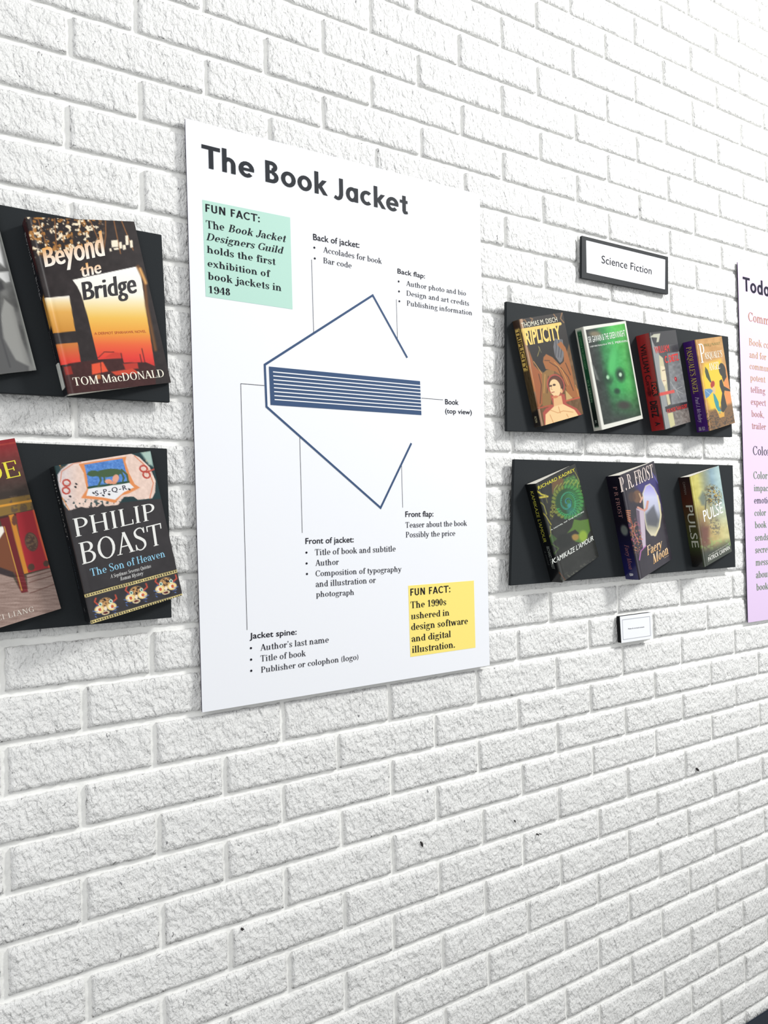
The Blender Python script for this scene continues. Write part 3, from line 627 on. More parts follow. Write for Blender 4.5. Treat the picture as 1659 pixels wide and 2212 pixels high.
class Book:
    """local frame: x from spine to fore edge, -y out of the wall, z up; the back cover lies on the display board"""
    ink = .74
    def __init__(s, label, group, x, z, th, W_, H_, T, T2, hard, gloss=True, nx=70, ny=120):
        s.W, s.H, s.T, s.T2, s.hard = W_, H_, T, T2, hard
        s.root = bpy.data.objects.new('hardback_book' if hard else 'paperback_book', None); C.objects.link(s.root); s.root.empty_display_size = .05
        s.root.location = (x, -.0182, z+Z0); s.root.rotation_euler = (0, -math.radians(th), 0); tag(s.root, label, 'book', group)
        s.m = M_GLOSS if gloss else M_ART; s.ink = .74 if group == SFG else .88; s.nx, s.ny = nx, ny; s.bulge = .01*T if hard else .0
        s.bt = .0024 if hard else .0006
    def n(s, u):                       # height of the front face above the back, u in 0..1
        n = s.T+(s.T2-s.T)*u; x = u*s.W
        if s.hard: n -= .0005*math.exp(-((x-.0085)/.0028)**2)
        r = .0022
        if x < r: n -= (r-math.sqrt(max(0, r*r-(r-x)**2)))
        return n
    def front(s, u, v, lift=0): return (u*s.W, -s.n(min(max(u, 0), 1))-lift, (1-v)*s.H)
    def spine(s, u, v, lift=0):        # u from back edge (0) to front edge (1)
        return (-s.bulge*math.sin(PI*min(max(u, 0), 1))-lift, -(u*(s.T-.0022)), (1-v)*s.H)
    def shell(s, name, art, pos, dx, dn):
        nx, ny = art.nx, art.ny; V = []; col = art.linear().reshape(-1, 3)*s.ink
        for j in range(ny):
            for i in range(nx): V.append(pos(i/(nx-1), j/(ny-1)))
        F = [(j*nx+i, (j+1)*nx+i, (j+1)*nx+i+1, j*nx+i+1) for j in range(ny-1) for i in range(nx-1)]
        loop = [i for i in range(nx)]+[j*nx+nx-1 for j in range(1, ny)]+[(ny-1)*nx+i for i in range(nx-2, -1, -1)]+[j*nx for j in range(ny-2, 0, -1)]
        n0 = len(V); V += [(V[i][0]+dx, V[i][1]+dn, V[i][2]) for i in loop]; m = len(loop)
        F += [(loop[i], loop[(i+1) % m], n0+(i+1) % m, n0+i) for i in range(m)]+[tuple(range(n0, n0+m))[::-1]]
        return mesh_obj(name, V, F, s.m, s.root, cols=np.vstack([col, col[loop]]), smooth=False)
    def build(s, art, sp_art):
        s.cover = s.shell('front_cover', art, s.front, 0, s.bt)
        s.spn = s.shell('spine', sp_art, s.spine, s.bt if s.hard else .0006, 0)
        back = [(.001, s.H-.002), (s.W-.001, s.H-.002), (s.W-.001, .002), (.001, .002)]
        bm_obj('back_cover', prism(back, 0, -.0018 if s.hard else -.0005), M_BACK, s.root)
        i = .0022 if s.hard else .0004; x0, x1 = .0015, s.W-i; z0, z1 = .0012, s.H-.0003; e = .0018 if s.hard else .0005
        ys = [(x0, -e), (x1, -e), (x1, -max(s.n(.98)-s.bt, e+.0006)), (x0, -(s.T-s.bt-.001))]
        if s.hard: ys = [(x0-s.bulge*.6, -s.T*.5)]+[(x0, -e)]+ys[1:]
        n = len(ys); V = [(a, b, z0) for a, b in ys]+[(a, b, z1) for a, b in ys]
        mesh_obj('page_block', V, [tuple(range(n)), tuple(range(2*n-1, n-1, -1))]+[(k, (k+1) % n, n+(k+1) % n, n+k) for k in range(n)], M_PAGE, s.root)
        return s
    def letter(s, items, quad, name='cover_lettering', z=lambda x, y: (x, y)):
        S = Sheet(quad, s.W, s.H, s.front)
        for it in items:
            g, bl, br, tl, cols = it[:5]; tr = it[5] if len(it) > 5 else None
            Batch().add(S.write(g, z(*bl), z(*br), z(*tl), z(*tr) if tr else None, lift=.00028, cols=cols)).build(name, M_LET, s.cover)
    def spine_letter(s, items):
        # each: glyphs, v0, v1, u_base, u_cap, colours ; the line runs down the spine, letter tops towards the front
        S = Sheet(UNIT, s.T, s.H, lambda u, v, l: s.spine(u, v, l+.0004))
        for g, v0, v1, u0, u1, cols in items: Batch().add(S.write(g, (u0, v0), (u0, v1), (u1, v0), (u1, v1), lift=.0001, cols=cols)).build('spine_lettering', M_LET, s.spn)

def K(*c): return (c, c)
SFG, LFG = 'science fiction books on the right boards', 'books on the left boards'
def unit_art(nx, ny, base): return Art(nx, ny, UNIT, base)

# --- sunset bridge hardback
Q = [(222, 200), (1135, 238), (1465, 1610), (600, 1712)]
a = Art(150, 226, Q, (40, 32, 32)); a.rough(60, 10, 2)
top = np.clip((560-a.y-(a.x-300)*.12)/60, 0, 1)*np.clip((900-a.x)/80, 0, 1)
a.specks(34, .56, (190, 130, 60), 3, top, .9); a.specks(26, .6, (250, 232, 200), 9, top); a.specks(14, .64, (30, 20, 18), 4, top, .8)
for p in ([(760, 215), (850, 420)], [(895, 235), (900, 350), (880, 520)], [(965, 230), (1025, 510)], [(1030, 235), (1130, 480)], [(330, 220), (400, 420)], [(470, 215), (490, 480)]): a.line(p, 9, (140, 92, 50), 5)
for x, y, w, h in ((945, 400, 55, 58), (930, 470, 16, 24), (1010, 415, 22, 55), (1040, 440, 24, 40), (1062, 360, 24, 80), (1100, 400, 22, 62), (965, 465, 40, 16)): a.poly([(x, y), (x+w, y-6), (x+w+6, y+h-6), (x+6, y+h)], (248, 236, 212))
grad = a.ramp(a.y, [(640, (252, 250, 246)), (860, (252, 247, 232)), (960, (245, 222, 160)), (1060, (240, 192, 88)), (1180, (236, 162, 62)), (1290, (234, 100, 56)), (1400, (228, 62, 52)), (1490, (190, 45, 40))])
def panel(pts):
    m = a.mask(pts)[..., None]; a.c = a.c*(1-m)+grad*m
panel([(625, 735), (1165, 618), (1190, 650), (1330, 1490), (880, 1500), (850, 1420), (760, 1060), (700, 860), (665, 790)])
g2 = a.ramp(a.y, [(870, (250, 246, 238)), (930, (242, 215, 160)), (1010, (228, 172, 84)), (1180, (205, 140, 52)), (1290, (205, 120, 56)), (1440, (222, 62, 48))]); grad = g2
panel([(342, 895), (600, 870), (655, 1172), (428, 1195)]); panel([(455, 1290), (675, 1268), (705, 1440), (500, 1470)])
a.line([(1172, 620), (1230, 740), (1250, 950), (1330, 1330)], 26, (112, 72, 36), 18); a.line([(1190, 640), (1240, 760)], 22, (225, 170, 100), 20)
a.poly([(850, 1415), (1055, 1402), (1065, 1440), (1250, 1436), (1330, 1470), (1340, 1700), (560, 1720), (520, 1560), (600, 1450)], (62, 26, 25)); a.rough(26, 9, 8, np.clip((a.y-1400)/60, 0, 1))
for p, c in (([(795, 1455), (890, 1435), (935, 1515), (800, 1545)], (232, 84, 50)), ([(930, 1380), (975, 1350), (1050, 1360), (1060, 1400), (900, 1400)], (205, 60, 45)), ([(1060, 1450), (1180, 1440), (1190, 1490), (1080, 1500)], (190, 55, 42)), ([(960, 1520), (1140, 1490), (1200, 1530), (1000, 1550)], (205, 70, 45)), ([(830, 1545), (870, 1540), (875, 1580), (840, 1585)], (190, 110, 60)), ([(560, 1480), (620, 1470), (640, 1540), (580, 1550)], (150, 40, 30))): a.poly(p, c, 8)
for p in ([(1215, 1320), (1250, 1470)], [(1040, 1360), (1050, 1410)], [(850, 1400), (900, 1350), (980, 1350)], [(1200, 1370), (1215, 1440)], [(870, 1440), (880, 1540)]): a.line(p, 6, (50, 22, 24))
sp = unit_art(24, 150, (26, 24, 30)); sp.poly([(-.1, -.1), (1.1, -.1), (1.1, .3), (.7, .3), (.3, .05)], (70, 26, 26), .05); sp.specks(.09, .6, (200, 150, 100), 5, np.clip((.25-sp.v)*8, 0, 1)*np.clip((sp.u-.6)*4, 0, 1), .7)
sp.poly([(.55, .44), (1.1, .43), (1.1, .61), (.55, .62)], (212, 150, 60)); sp.rough(.2, 8, 3)
b = Book('thick glossy hardback with an orange sunset seen past a dark bridge tower', LFG, -.0177, -.3493, 11.83, .1502, .2343, .0310, .0050, True, nx=150, ny=226).build(a, sp)
OR = ((240, 172, 84), (255, 250, 240))
b.letter([(sans('Beyond', -.03), (395, 628), (896, 528), (366, 470), OR, (862, 315)), (sans('the', -.025), (700, 714), (868, 674), (678, 605), OR, (858, 565)),
          (sans('Bridge', -.03), (720, 908), (1168, 842), (700, 757), K(26, 22, 28), (1150, 672)), (sans('A DERMOT SPARHAWK NOVEL'), (818, 1204), (1250, 1182), (817, 1182), K(196, 84, 40)),
          (ROMAN.text('TOM MacDONALD'), (650, 1642), (1408, 1560), (640, 1572), K(250, 244, 226))], Q)
b.spine_letter([(sans('Beyond the Bridge', .012), .06, .44, .2, .52, K(150, 150, 152)), (sans('TOM MACDONALD'), .62, .8, .25, .42, K(120, 120, 122))])
lb = [b.spine(u, v, .0006) for u, v in ((.08, .81), (.3, .81), (.6, .81), (.8, .815), (.8, .955), (.6, .96), (.3, .96), (.08, .96))]
mesh_obj('call_number_label', lb+[(p[0]+.0005, p[1], p[2]) for p in lb], [(0, 1, 6, 7), (1, 2, 5, 6), (2, 3, 4, 5), (15, 14, 9, 8), (14, 13, 10, 9), (13, 12, 11, 10)]+[(i, (i+1) % 8, 8+(i+1) % 8, 8+i) for i in range(8)], mat('label_paper', (206, 208, 202), .6, .3), b.spn)

# --- black hardback with the medallion
Q = [(478, 425), (1285, 285), (1560, 1520), (785, 1755)]
a = Art(140, 216, Q, (50, 47, 49)); a.rough(70, 5, 2)
a.poly([(450, 400), (1300, 270), (1400, 690), (520, 780)], (26, 54, 58)); a.specks(22, .66, (200, 130, 70), 5, np.clip((460-a.y)/40, 0, 1), .8); a.poly([(1200, 300), (1290, 285), (1310, 420), (1270, 400)], (170, 195, 185), 20)
med = [(598, 405), (800, 350), (1120, 312), (1190, 340), (1280, 425), (1330, 540), (1325, 640), (1300, 690), (1180, 705), (1140, 676), (1060, 680), (1010, 748), (900, 760), (880, 735), (840, 765), (740, 775), (700, 765), (600, 800), (560, 750), (515, 600), (505, 500), (540, 450)]
mj = a.mask(med, 4)*np.clip(1.2-np.clip((vnoise(a.x/16, a.y/16, 3)-.62)*9, 0, 1)*np.clip((a.y-680)/40, 0, 1), 0, 1)
a.put(mj, (233, 206, 192)); a.put(mj*np.clip((680-a.x)/200, 0, 1), (196, 205, 222), .6); n0 = a.c.copy(); a.rough(24, 14, 6); a.c = np.where(mj[..., None] > .5, a.c, n0)
a.poly([(440, 790), (560, 800), (1000, 770), (1060, 700), (1320, 710), (1340, 690), (1360, 760), (440, 980)], (50, 47, 49), 4, 0)
a.line([(528, 560), (540, 470), (640, 400), (700, 390)], 7, (205, 120, 90)); a.line([(1150, 330), (1260, 430), (1310, 560), (1280, 690)], 7, (214, 120, 80)); a.line([(545, 690), (600, 790)], 8, (220, 150, 90))
a.poly([(680, 405), (1080, 338), (1072, 380), (1105, 480), (1150, 570), (1196, 600), (1100, 650), (1040, 668), (985, 732), (880, 708), (700, 692), (748, 620), (722, 480)], (226, 142, 84))
a.poly([(728, 412), (1048, 354), (1060, 400), (1105, 560), (762, 612), (748, 500)], (84, 134, 204)); n0 = a.c.copy(); a.rough(13, 28, 4); k = a.mask([(728, 412), (1048, 354), (1060, 400), (1105, 560), (762, 612)])[..., None]; a.c = n0*(1-k)+a.c*k
a.poly([(762, 612), (1105, 560), (1145, 598), (1060, 640), (985, 705), (880, 685), (745, 672)], (236, 236, 238)); a.line([(762, 604), (1100, 552)], 18, (34, 74, 56))
gb = (66, 92, 58)
a.ell(930, 478, 118, 34, gb, -6); a.ell(800, 484, 46, 26, gb, -4); a.poly([(770, 470), (748, 492), (770, 505), (800, 500)], gb)
for p in ([(850, 490), (866, 540), (845, 590)], [(890, 500), (900, 560)], [(1035, 465), (1060, 520), (1050, 545)], [(1010, 480), (1010, 520)], [(1040, 450), (1085, 490), (1095, 545)]): a.line(p, 15, gb)
a.ell(930, 550, 30, 20, (228, 164, 138)); a.ell(990, 525, 26, 36, (228, 164, 138), 20); a.ell(960, 560, 40, 12, (222, 150, 120))
for x, y, r in ((580, 565, 10), (576, 630, 20), (1226, 438, 10), (1252, 490, 25)): a.ring(x, y, 30, 26, 14, (186, 74, 62), r)
a.line([(1250, 470), (1320, 440)], 12, (186, 74, 62))
for x, y in ((655, 600), (662, 575), (610, 678), (805, 650), (885, 668), (935, 658), (1105, 615)): a.ell(x, y, 12, 8, (40, 40, 44), 30)
def mask_face(cx, cy):
    sl = -.24
    a.ell(cx, cy+10, 92, 60, (52, 70, 140), -14); a.ell(cx, cy+8, 62, 84, (38, 38, 46), -8); a.ell(cx, cy-30, 58, 44, (196, 150, 96), -12)
    n0 = a.c.copy(); a.specks(9, .5, (40, 30, 28), 5); k = a.emask(cx, cy-36, 50, 34, -12)[..., None]; a.c = n0*(1-k)+a.c*k
    for d in (-1, 1):
        x, y = cx+d*52, cy+14+d*52*sl; a.ell(x, y, 40, 32, (244, 216, 140), -12); a.ell(x-3, y, 24, 20, (246, 236, 214), -12); a.ell(x+4, y, 13, 15, (200, 96, 52), -12)
        a.line([(x+d*10, y-40), (x+d*40, y-66), (x+d*30, y-96)], 12, (196, 78, 58)); a.ell(x-d*8, y-44, 15, 15, (214, 236, 220), 0); a.ell(x-d*8, y-44, 8, 8, (36, 96, 84), 0)
        for q in range(3): a.line([(cx+d*(70+q*8), cy+30+q*20-d*14), (cx+d*(104-q*14), cy+22+q*26-d*18)], 6, (96, 130, 200))
    a.ell(cx, cy+18, 13, 18, (244, 226, 200)); a.ell(cx, cy+54, 34, 18, (220, 200, 160), -12); a.ell(cx, cy+54, 22, 9, (92, 30, 34), -12)
for c in ((905, 1606), (1165, 1512), (1418, 1440)): mask_face(*c)
a.poly([(720, 1495), (1520, 1290), (1525, 1318), (730, 1530)], (26, 24, 26))
for (x0, y0), (x1, y1) in (((735, 1516), (1512, 1312)), ((780, 1740), (1555, 1520))):
    a.line([(x0, y0), (x1, y1)], 26, (224, 206, 140))
    for q in range(38): f = (q+.5)/38; a.ell(x0+(x1-x0)*f, y0+(y1-y0)*f, 7, 8, (36, 32, 32), 0)
sp = unit_art(24, 150, (17, 17, 21))
b = Book('black hardback with a pale medallion above three painted masks', LFG, .0034, -.6582, 11.19, .1366, .2154, .0410, .0093, True, nx=140, ny=216).build(a, sp)
b.letter([(TRAJAN.text('PHILIP'), (657, 1020), (1330, 866), (628, 868), K(244, 244, 240), (1312, 728)), (TRAJAN.text('BOAST'), (710, 1252), (1398, 1078), (678, 1072), K(244, 244, 240), (1372, 900)),
          (ROMAN.text('The Son of Heaven'), (785, 1352), (1412, 1188), (770, 1290), K(150, 208, 236)), (ROMAN.text('A Septimus Severus Quistus', .22), (946, 1370), (1292, 1279), (942, 1340), K(226, 226, 224)),
          (ROMAN.text('Roman Mystery', .22), (1030, 1390), (1228, 1340), (1027, 1358), K(226, 226, 224)), (sans('S-P-Q-R', -.012, 0, 1.25), (822, 672), (1088, 616), (815, 632), K(70, 70, 84))], Q)
b.spine_letter([(TRAJAN.text('PHILIP BOAST'), .04, .46, .4, .66, K(150, 152, 150)), (ROMAN.text('The Son of Heaven'), .5, .78, .4, .56, K(74, 90, 104)), (sans('*'), .9, .93, .4, .6, K(120, 120, 120))])

# --- grey photographic book at the left edge
Q = [(-65, 85), (-1050, 180), (-700, 1640), (310, 1500)]; Q = [Q[1], Q[0], Q[3], Q[2]]
a = Art(120, 160, Q, (112, 112, 110)); a.rough(120, 30, 3); a.rough(40, 12, 5)
a.poly([(-1000, 100), (-60, 60), (20, 400), (-800, 500)], (70, 72, 72), 60)
a.poly([(60, 940), (130, 1000), (190, 1240), (260, 1440), (300, 1500), (180, 1500), (150, 1420), (60, 1300), (30, 1100)], (152, 152, 148), 14)
a.poly([(-20, 740), (90, 720), (100, 800), (70, 810), (20, 770)], (222, 222, 220), 10); a.poly([(-40, 420), (20, 500), (60, 690), (10, 650), (-40, 560)], (238, 238, 236), 20)
a.poly([(-100, 1000), (30, 1060), (60, 1250), (150, 1420), (250, 1470), (255, 1520), (-300, 1560), (-200, 1200)], (92, 92, 92), 16)
a.poly([(-60, 790), (40, 800), (60, 860), (0, 900), (-80, 880)], (60, 60, 62), 20); a.line([(20, 860), (40, 1240), (110, 1480)], 10, (72, 72, 74), 12)
a.line([(0, 300), (160, 900), (300, 1480)], 30, (168, 170, 164), 20)
sp = unit_art(8, 60, (90, 90, 90))
Book('grey black-and-white photo hardback in a clear jacket cut off by the left edge', LFG, -.2135, -.352, 12.7, .165, .243, .03, .0065, True, nx=120, ny=160).build(a, sp)

# --- red temple book at the lower left
Q = [(-862, 385), (140, 158), (520, 1615), (-440, 1930)]
a = Art(150, 220, Q, (92, 62, 52)); a.c[:] = a.ramp(a.y+a.x*.22, [(180, (150, 26, 36)), (300, (128, 44, 44)), (480, (84, 52, 46)), (640, (62, 50, 44)), (740, (74, 62, 48))])
a.line([(-800, 410), (145, 196)], 5, (206, 96, 60)); a.rough(30, 7, 5)
a.poly([(-600, 750), (240, 590), (262, 640), (-600, 830)], (56, 46, 40), 20)
a.poly([(-600, 830), (262, 638), (292, 762), (-600, 1000)], (136, 106, 50), 6); a.specks(26, .55, (94, 76, 60), 6, a.mask([(100, 660), (262, 630), (292, 762), (130, 800)]), .8)
a.line([(-600, 880), (280, 690)], 18, (224, 156, 52), 8)
a.poly([(-600, 1000), (292, 768), (300, 780), (70, 850), (-600, 1040)], (70, 30, 26))
a.poly([(160, 800), (292, 770), (352, 1000), (428, 1262), (240, 1312)], (166, 32, 44), 6); a.line([(296, 775), (352, 1000), (424, 1258)], 16, (214, 92, 56))
a.poly([(104, 818), (146, 808), (200, 1050), (262, 1308), (232, 1316)], (206, 134, 44)); a.poly([(40, 850), (108, 830), (168, 1080), (262, 1450), (262, 1470), (208, 1478)], (108, 26, 32))
a.poly([(-300, 990), (64, 912), (74, 960), (40, 1020), (0, 1090), (-300, 1250)], (247, 242, 230)); a.poly([(74, 962), (100, 1040), (165, 1290), (150, 1330), (-60, 1300), (-60, 1220), (40, 1020)], (122, 70, 44), 6)
a.line([(74, 915), (215, 1455)], 8, (206, 160, 70)); a.poly([(-200, 1280), (0, 1240), (150, 1300), (160, 1345), (40, 1330), (-200, 1400)], (54, 42, 44), 12)
a.ell(282, 1042, 50, 82, (86, 62, 52), -12, .08); n0 = a.c.copy(); a.specks(12, .5, (120, 92, 70), 8); k = a.emask(282, 1042, 44, 74, -12)[..., None]; a.c = n0*(1-k)+a.c*k
a.ell(285, 1258, 26, 30, (82, 56, 44)); a.ell(400, 1228, 24, 26, (82, 56, 44)); a.ell(150, 860, 20, 44, (104, 60, 44)); a.ring(-5, 866, 34, 20, 8, (226, 178, 84))
a.poly([(-500, 1500), (-100, 1330), (20, 1305), (150, 1350), (215, 1478), (262, 1470), (250, 1325), (432, 1268), (530, 1620), (-440, 1950)], (156, 132, 122), 8)
n0 = a.c.copy(); a.rough(9, 26, 4, 1, 9); k = np.clip((a.y-1300+np.abs(a.x-100)*.1)/50, 0, 1)[..., None]; a.c = n0*(1-k)+a.c*k
for p in ([(250, 1350), (440, 1290)], [(270, 1390), (455, 1330)], [(280, 1480), (480, 1400)]): a.line(p, 6, (96, 58, 50))
sp = unit_art(8, 60, (110, 30, 34))
b = Book('large paperback with a red temple doorway and yellow title cut off by the left edge', LFG, -.1795, -.672, 12.9, .155, .2352, .03, .007, False, gloss=False, nx=150, ny=220).build(a, sp)
b.letter([(TRAJAN.text('JADE'), (-300, 610), (192, 480), (-334, 474), K(244, 232, 70), (152, 345)), (TRAJAN.text('WEI LIANG', 0, .08), (-30, 1728), (313, 1634), (-40, 1686), K(236, 226, 214))], Q)

# --- small tan paperback
Q = [(335, 360), (880, 252), (1108, 1548), (585, 1733)]
a = Art(130, 200, Q, (112, 82, 50)); a.rough(60, 22, 3, 1, .35)
a.poly([(330, 350), (890, 250), (960, 620), (870, 900), (640, 1050), (520, 960), (430, 700)], (42, 38, 36), 10)
for p in ([(360, 380), (400, 365), (420, 400)], [(470, 340), (500, 350), (480, 390)], [(760, 270), (800, 330)], [(870, 260), (850, 330), (890, 380)]): a.line(p, 14, (150, 112, 74), 8)
a.poly([(335, 360), (372, 352), (410, 640), (470, 960), (520, 1260), (600, 1730), (580, 1735), (500, 1330), (430, 900)], (190, 152, 122), 8); a.poly([(430, 940), (452, 960), (520, 1290), (490, 1290)], (222, 150, 96), 6)
a.poly([(445, 770), (480, 870), (500, 950), (560, 1010), (610, 1060), (600, 1440), (560, 1490), (540, 1490), (500, 1200), (465, 980)], (168, 96, 54), 8); a.poly([(600, 1060), (660, 1000), (760, 990), (700, 1480), (600, 1470)], (150, 112, 62), 8)
a.poly([(770, 590), (870, 600), (890, 780), (860, 880), (830, 905), (770, 820), (752, 700)], (118, 118, 122), 8)
for x in (795, 830, 862): a.line([(x-12, 610), (x-4, 700), (x-20, 830)], 7, (60, 60, 66), 4)
a.poly([(800, 665), (850, 625), (905, 700), (945, 840), (975, 980), (1010, 1200), (1058, 1240), (1065, 1340), (930, 1345), (860, 1080), (760, 1010), (650, 990), (618, 900), (625, 840), (660, 796), (740, 835), (830, 930), (880, 880), (880, 760)], (170, 106, 58), 8)
for p in ([(700, 900), (800, 960), (900, 1200)], [(840, 960), (930, 1080), (990, 1250)], [(640, 880), (700, 880)], [(900, 900), (960, 1050)], [(560, 1060), (590, 1200), (570, 1440)], [(680, 1080), (660, 1300)]): a.line(p, 10, (88, 56, 36), 6)
for p in ([(760, 900), (860, 1000), (930, 1180)], [(640, 1060), (620, 1300)], [(1020, 1180), (1055, 1320)], [(500, 900), (600, 1050)]): a.line(p, 9, (206, 150, 84), 6)
a.line([(565, 700), (580, 740), (550, 830)], 5, (190, 176, 96)); a.line([(575, 710), (598, 780)], 4, (150, 150, 110))
a.line([(470, 1528), (720, 1452)], 16, (184, 86, 62)); a.line([(880, 1395), (1070, 1335)], 18, (200, 92, 66)); a.poly([(890, 1250), (980, 1350), (900, 1380)], (206, 170, 110), 6)
a.ell(772, 1190, 112, 140, (182, 84, 70), -6, .08); a.poly([(700, 1330), (880, 1300), (900, 1420), (1030, 1480), (1090, 1560), (1000, 1600), (620, 1720), (600, 1560), (640, 1500), (735, 1450)], (182, 84, 70), 8)
a.ell(774, 1192, 94, 122, (60, 40, 34), -6, .08); a.ell(775, 1170, 84, 92, (104, 62, 48), -6)
a.ell(762, 1228, 70, 112, (248, 212, 160), -8, .08); a.poly([(738, 1350), (838, 1322), (858, 1440), (742, 1480)], (236, 186, 132), 6); a.ell(842, 1262, 14, 30, (236, 186, 132))
a.poly([(634, 1580), (742, 1470), (858, 1432), (1000, 1498), (1046, 1568), (1030, 1590), (720, 1690), (630, 1720)], (250, 212, 156), 6)
for p in ([(700, 1520), (790, 1550), (860, 1520), (980, 1530)], [(800, 1470), (820, 1550)], [(690, 1580), (730, 1680)], [(900, 1560), (920, 1600)]): a.line(p, 8, (214, 150, 96), 6)
for x, y in ((707, 1206), (752, 1190)): a.ell(x, y, 20, 13, (84, 56, 44), -14)
a.line([(718, 1215), (712, 1250), (728, 1252)], 6, (190, 130, 96)); a.line([(720, 1290), (750, 1280)], 10, (170, 84, 70)); a.ell(760, 1345, 40, 16, (214, 130, 90), -14)
a.line([(355, 505), (842, 398)], 40, (250, 212, 118), 0); a.poly([(360, 500), (398, 492), (422, 684), (404, 690)], (250, 212, 118))
sp = unit_art(24, 150, (92, 76, 52)); sp.rough(.05, 24, 3); sp.poly([(0, 0), (1, 0), (1, .08), (0, .08)], (70, 52, 42), .01); sp.poly([(.12, .08), (.82, .08), (.82, .47), (.12, .47)], (248, 210, 116)); sp.poly([(0, .86), (1, .84), (1, 1), (0, 1)], (44, 40, 38))
b = Book('small tan paperback showing a pale bare-shouldered figure under dark hands', SFG, .8575, -.3521, 13.9, .134, .2116, .0201, .008, False, gloss=False, nx=130, ny=200).build(a, sp)
b.letter([(sans('THOMAS M. DISCH', .004), (362, 472), (812, 372), (352, 410), K(240, 236, 214)), (sans('RIPLICITY', .03), (412, 690), (855, 588), (388, 512), K(250, 212, 118), (830, 416))], Q)
b.spine_letter([(sans('TRIPLICITY', .02), .09, .46, .2, .74, K(60, 46, 34)), (sans('FICTION', .01), .9, .96, .3, .6, K(220, 210, 170))])

# --- green face paperback (drawn in whole-photo units)
z3, z4 = zz(1070, 630, 5.925), zz(1340, 680, 5.925)
Q = [z3(1140, 455), z4(75, 65), z4(285, 1310), z3(1350, 1785)]
a = Art(128, 200, Q, (236, 236, 226)); s1 = a.px
inn = [z3(1172, 492), z4(62, 98), z4(262, 1268), z3(1378, 1716)]
k = a.mask(inn)[..., None]; cx = 1272+(a.y-710)*.16; f = a.x-cx
g = a.ramp(f, [(0, (44, 48, 46)), (14, (40, 62, 50)), (26, (46, 130, 72)), (50, (66, 176, 92)), (70, (74, 170, 84)), (85, (52, 110, 62))])
dk = np.clip((a.y-835)/70, 0, 1)[..., None]; g = g*(1-dk)+np.array((50, 60, 54))*dk
br = np.clip((760-a.y)/60, 0, 1)[..., None]*np.clip((f-30)/30, 0, 1)[..., None]; g = g*(1-br*.6)+np.array((92, 206, 74))*br*.6
a.c = a.c*(1-k)+g*k; n0 = a.c.copy(); a.rough(9, 16, 4); a.c = n0*(1-k)+a.c*k
for x, y in (z3(1440, 1085), z3(1600, 1045)): a.ell(x, y, 9, 14, (22, 60, 40), -10, .9); a.ell(x, y-.5, 3.4, 4.5, (196, 226, 196), 0, .8)
a.ell(*z3(1555, 1260), 6, 6, (24, 66, 44), 0, .9); a.ell(*z3(1640, 1440), 14, 9, (60, 60, 54), 0, .9); a.ell(*z3(1500, 900), 8, 30, (80, 190, 104), 10, .9); a.poly([z3(1230, 900), z3(1270, 960), z3(1330, 1130), z3(1290, 1120)], (150, 156, 150), 4, .6); a.ell(*z3(1290, 540), 12, 6, (130, 120, 96), 0, .9)
sp = unit_art(24, 150, (226, 226, 214)); sp.poly([(.2, .03), (.8, .03), (.8, .96), (.2, .96)], (26, 84, 54), .03); sp.put(np.clip((sp.v-.5)*3, 0, 1)*sp.mask([(.2, .03), (.8, .03), (.8, .96), (.2, .96)]), (22, 34, 30))
b = Book('cream-bordered paperback with a glowing green skull-like face', SFG, 1.0263, -.3530, 12.57, .1525, .2161, .0220, .0075, False, gloss=False, nx=128, ny=200).build(a, sp)
WH = K(240, 244, 238)
b.letter([(sans('SIR GAWAIN & THE GREEN KNIGHT', .0), z3(1208, 656), z4(70, 252), z3(1198, 578), WH), (sans('A NEW VERSE TRANSLATION BY'), z3(1222, 712), z3(1440, 668), z3(1220, 694), WH), (sans('W.S. MERWIN'), z3(1448, 668), z4(92, 326), z3(1446, 640), WH)], Q)
b.spine_letter([(sans('SIR GAWAIN & THE GREEN KNIGHT'), .05, .4, .35, .62, K(96, 160, 110)), (sans('W.S. MERWIN'), .5, .72, .35, .6, K(120, 170, 130)), (sans('K'), .9, .93, .4, .65, K(170, 180, 170))])

# --- thick red-spined hardback
Q = [(388, 235), (710, 178), (895, 1360), (567, 1475)]
a = Art(96, 200, Q, (74, 74, 76)); a.rough(60, 12, 3)
a.poly([(395, 240), (450, 232), (500, 480), (640, 1440), (570, 1475)], (150, 154, 154), 8); a.poly([(390, 235), (715, 175), (735, 350), (450, 400)], (54, 54, 56), 8); a.poly([(395, 290), (440, 250), (520, 235), (500, 340), (470, 350), (480, 290)], (196, 196, 176), 8)
a.poly([(602, 480), (772, 440), (862, 1085), (652, 1136)], (126, 128, 130), 4); n0 = a.c.copy(); a.rough(34, 20, 9); k = a.mask([(602, 480), (772, 440), (862, 1085), (652, 1136)])[..., None]; a.c = n0*(1-k)+a.c*k
for p in ([(640, 840), (690, 930), (800, 990)], [(690, 900), (760, 1050)], [(720, 930), (790, 890)]): a.line(p, 5, (178, 178, 178), 4)
a.poly([(500, 500), (548, 540), (590, 780), (606, 960), (640, 1130), (604, 1150), (560, 900), (520, 800), (506, 640)], (206, 198, 160), 10); a.poly([(520, 640), (570, 650), (590, 860), (560, 900), (530, 820)], (232, 218, 184), 12); a.line([(545, 830), (575, 826)], 7, (150, 80, 70), 4); a.line([(540, 700), (570, 690)], 10, (110, 90, 70), 6)
a.ell(705, 800, 16, 32, (150, 26, 36), -8); a.ell(703, 796, 7, 12, (236, 96, 96)); a.poly([(492, 990), (684, 938), (692, 978), (500, 1032)], (216, 76, 66))
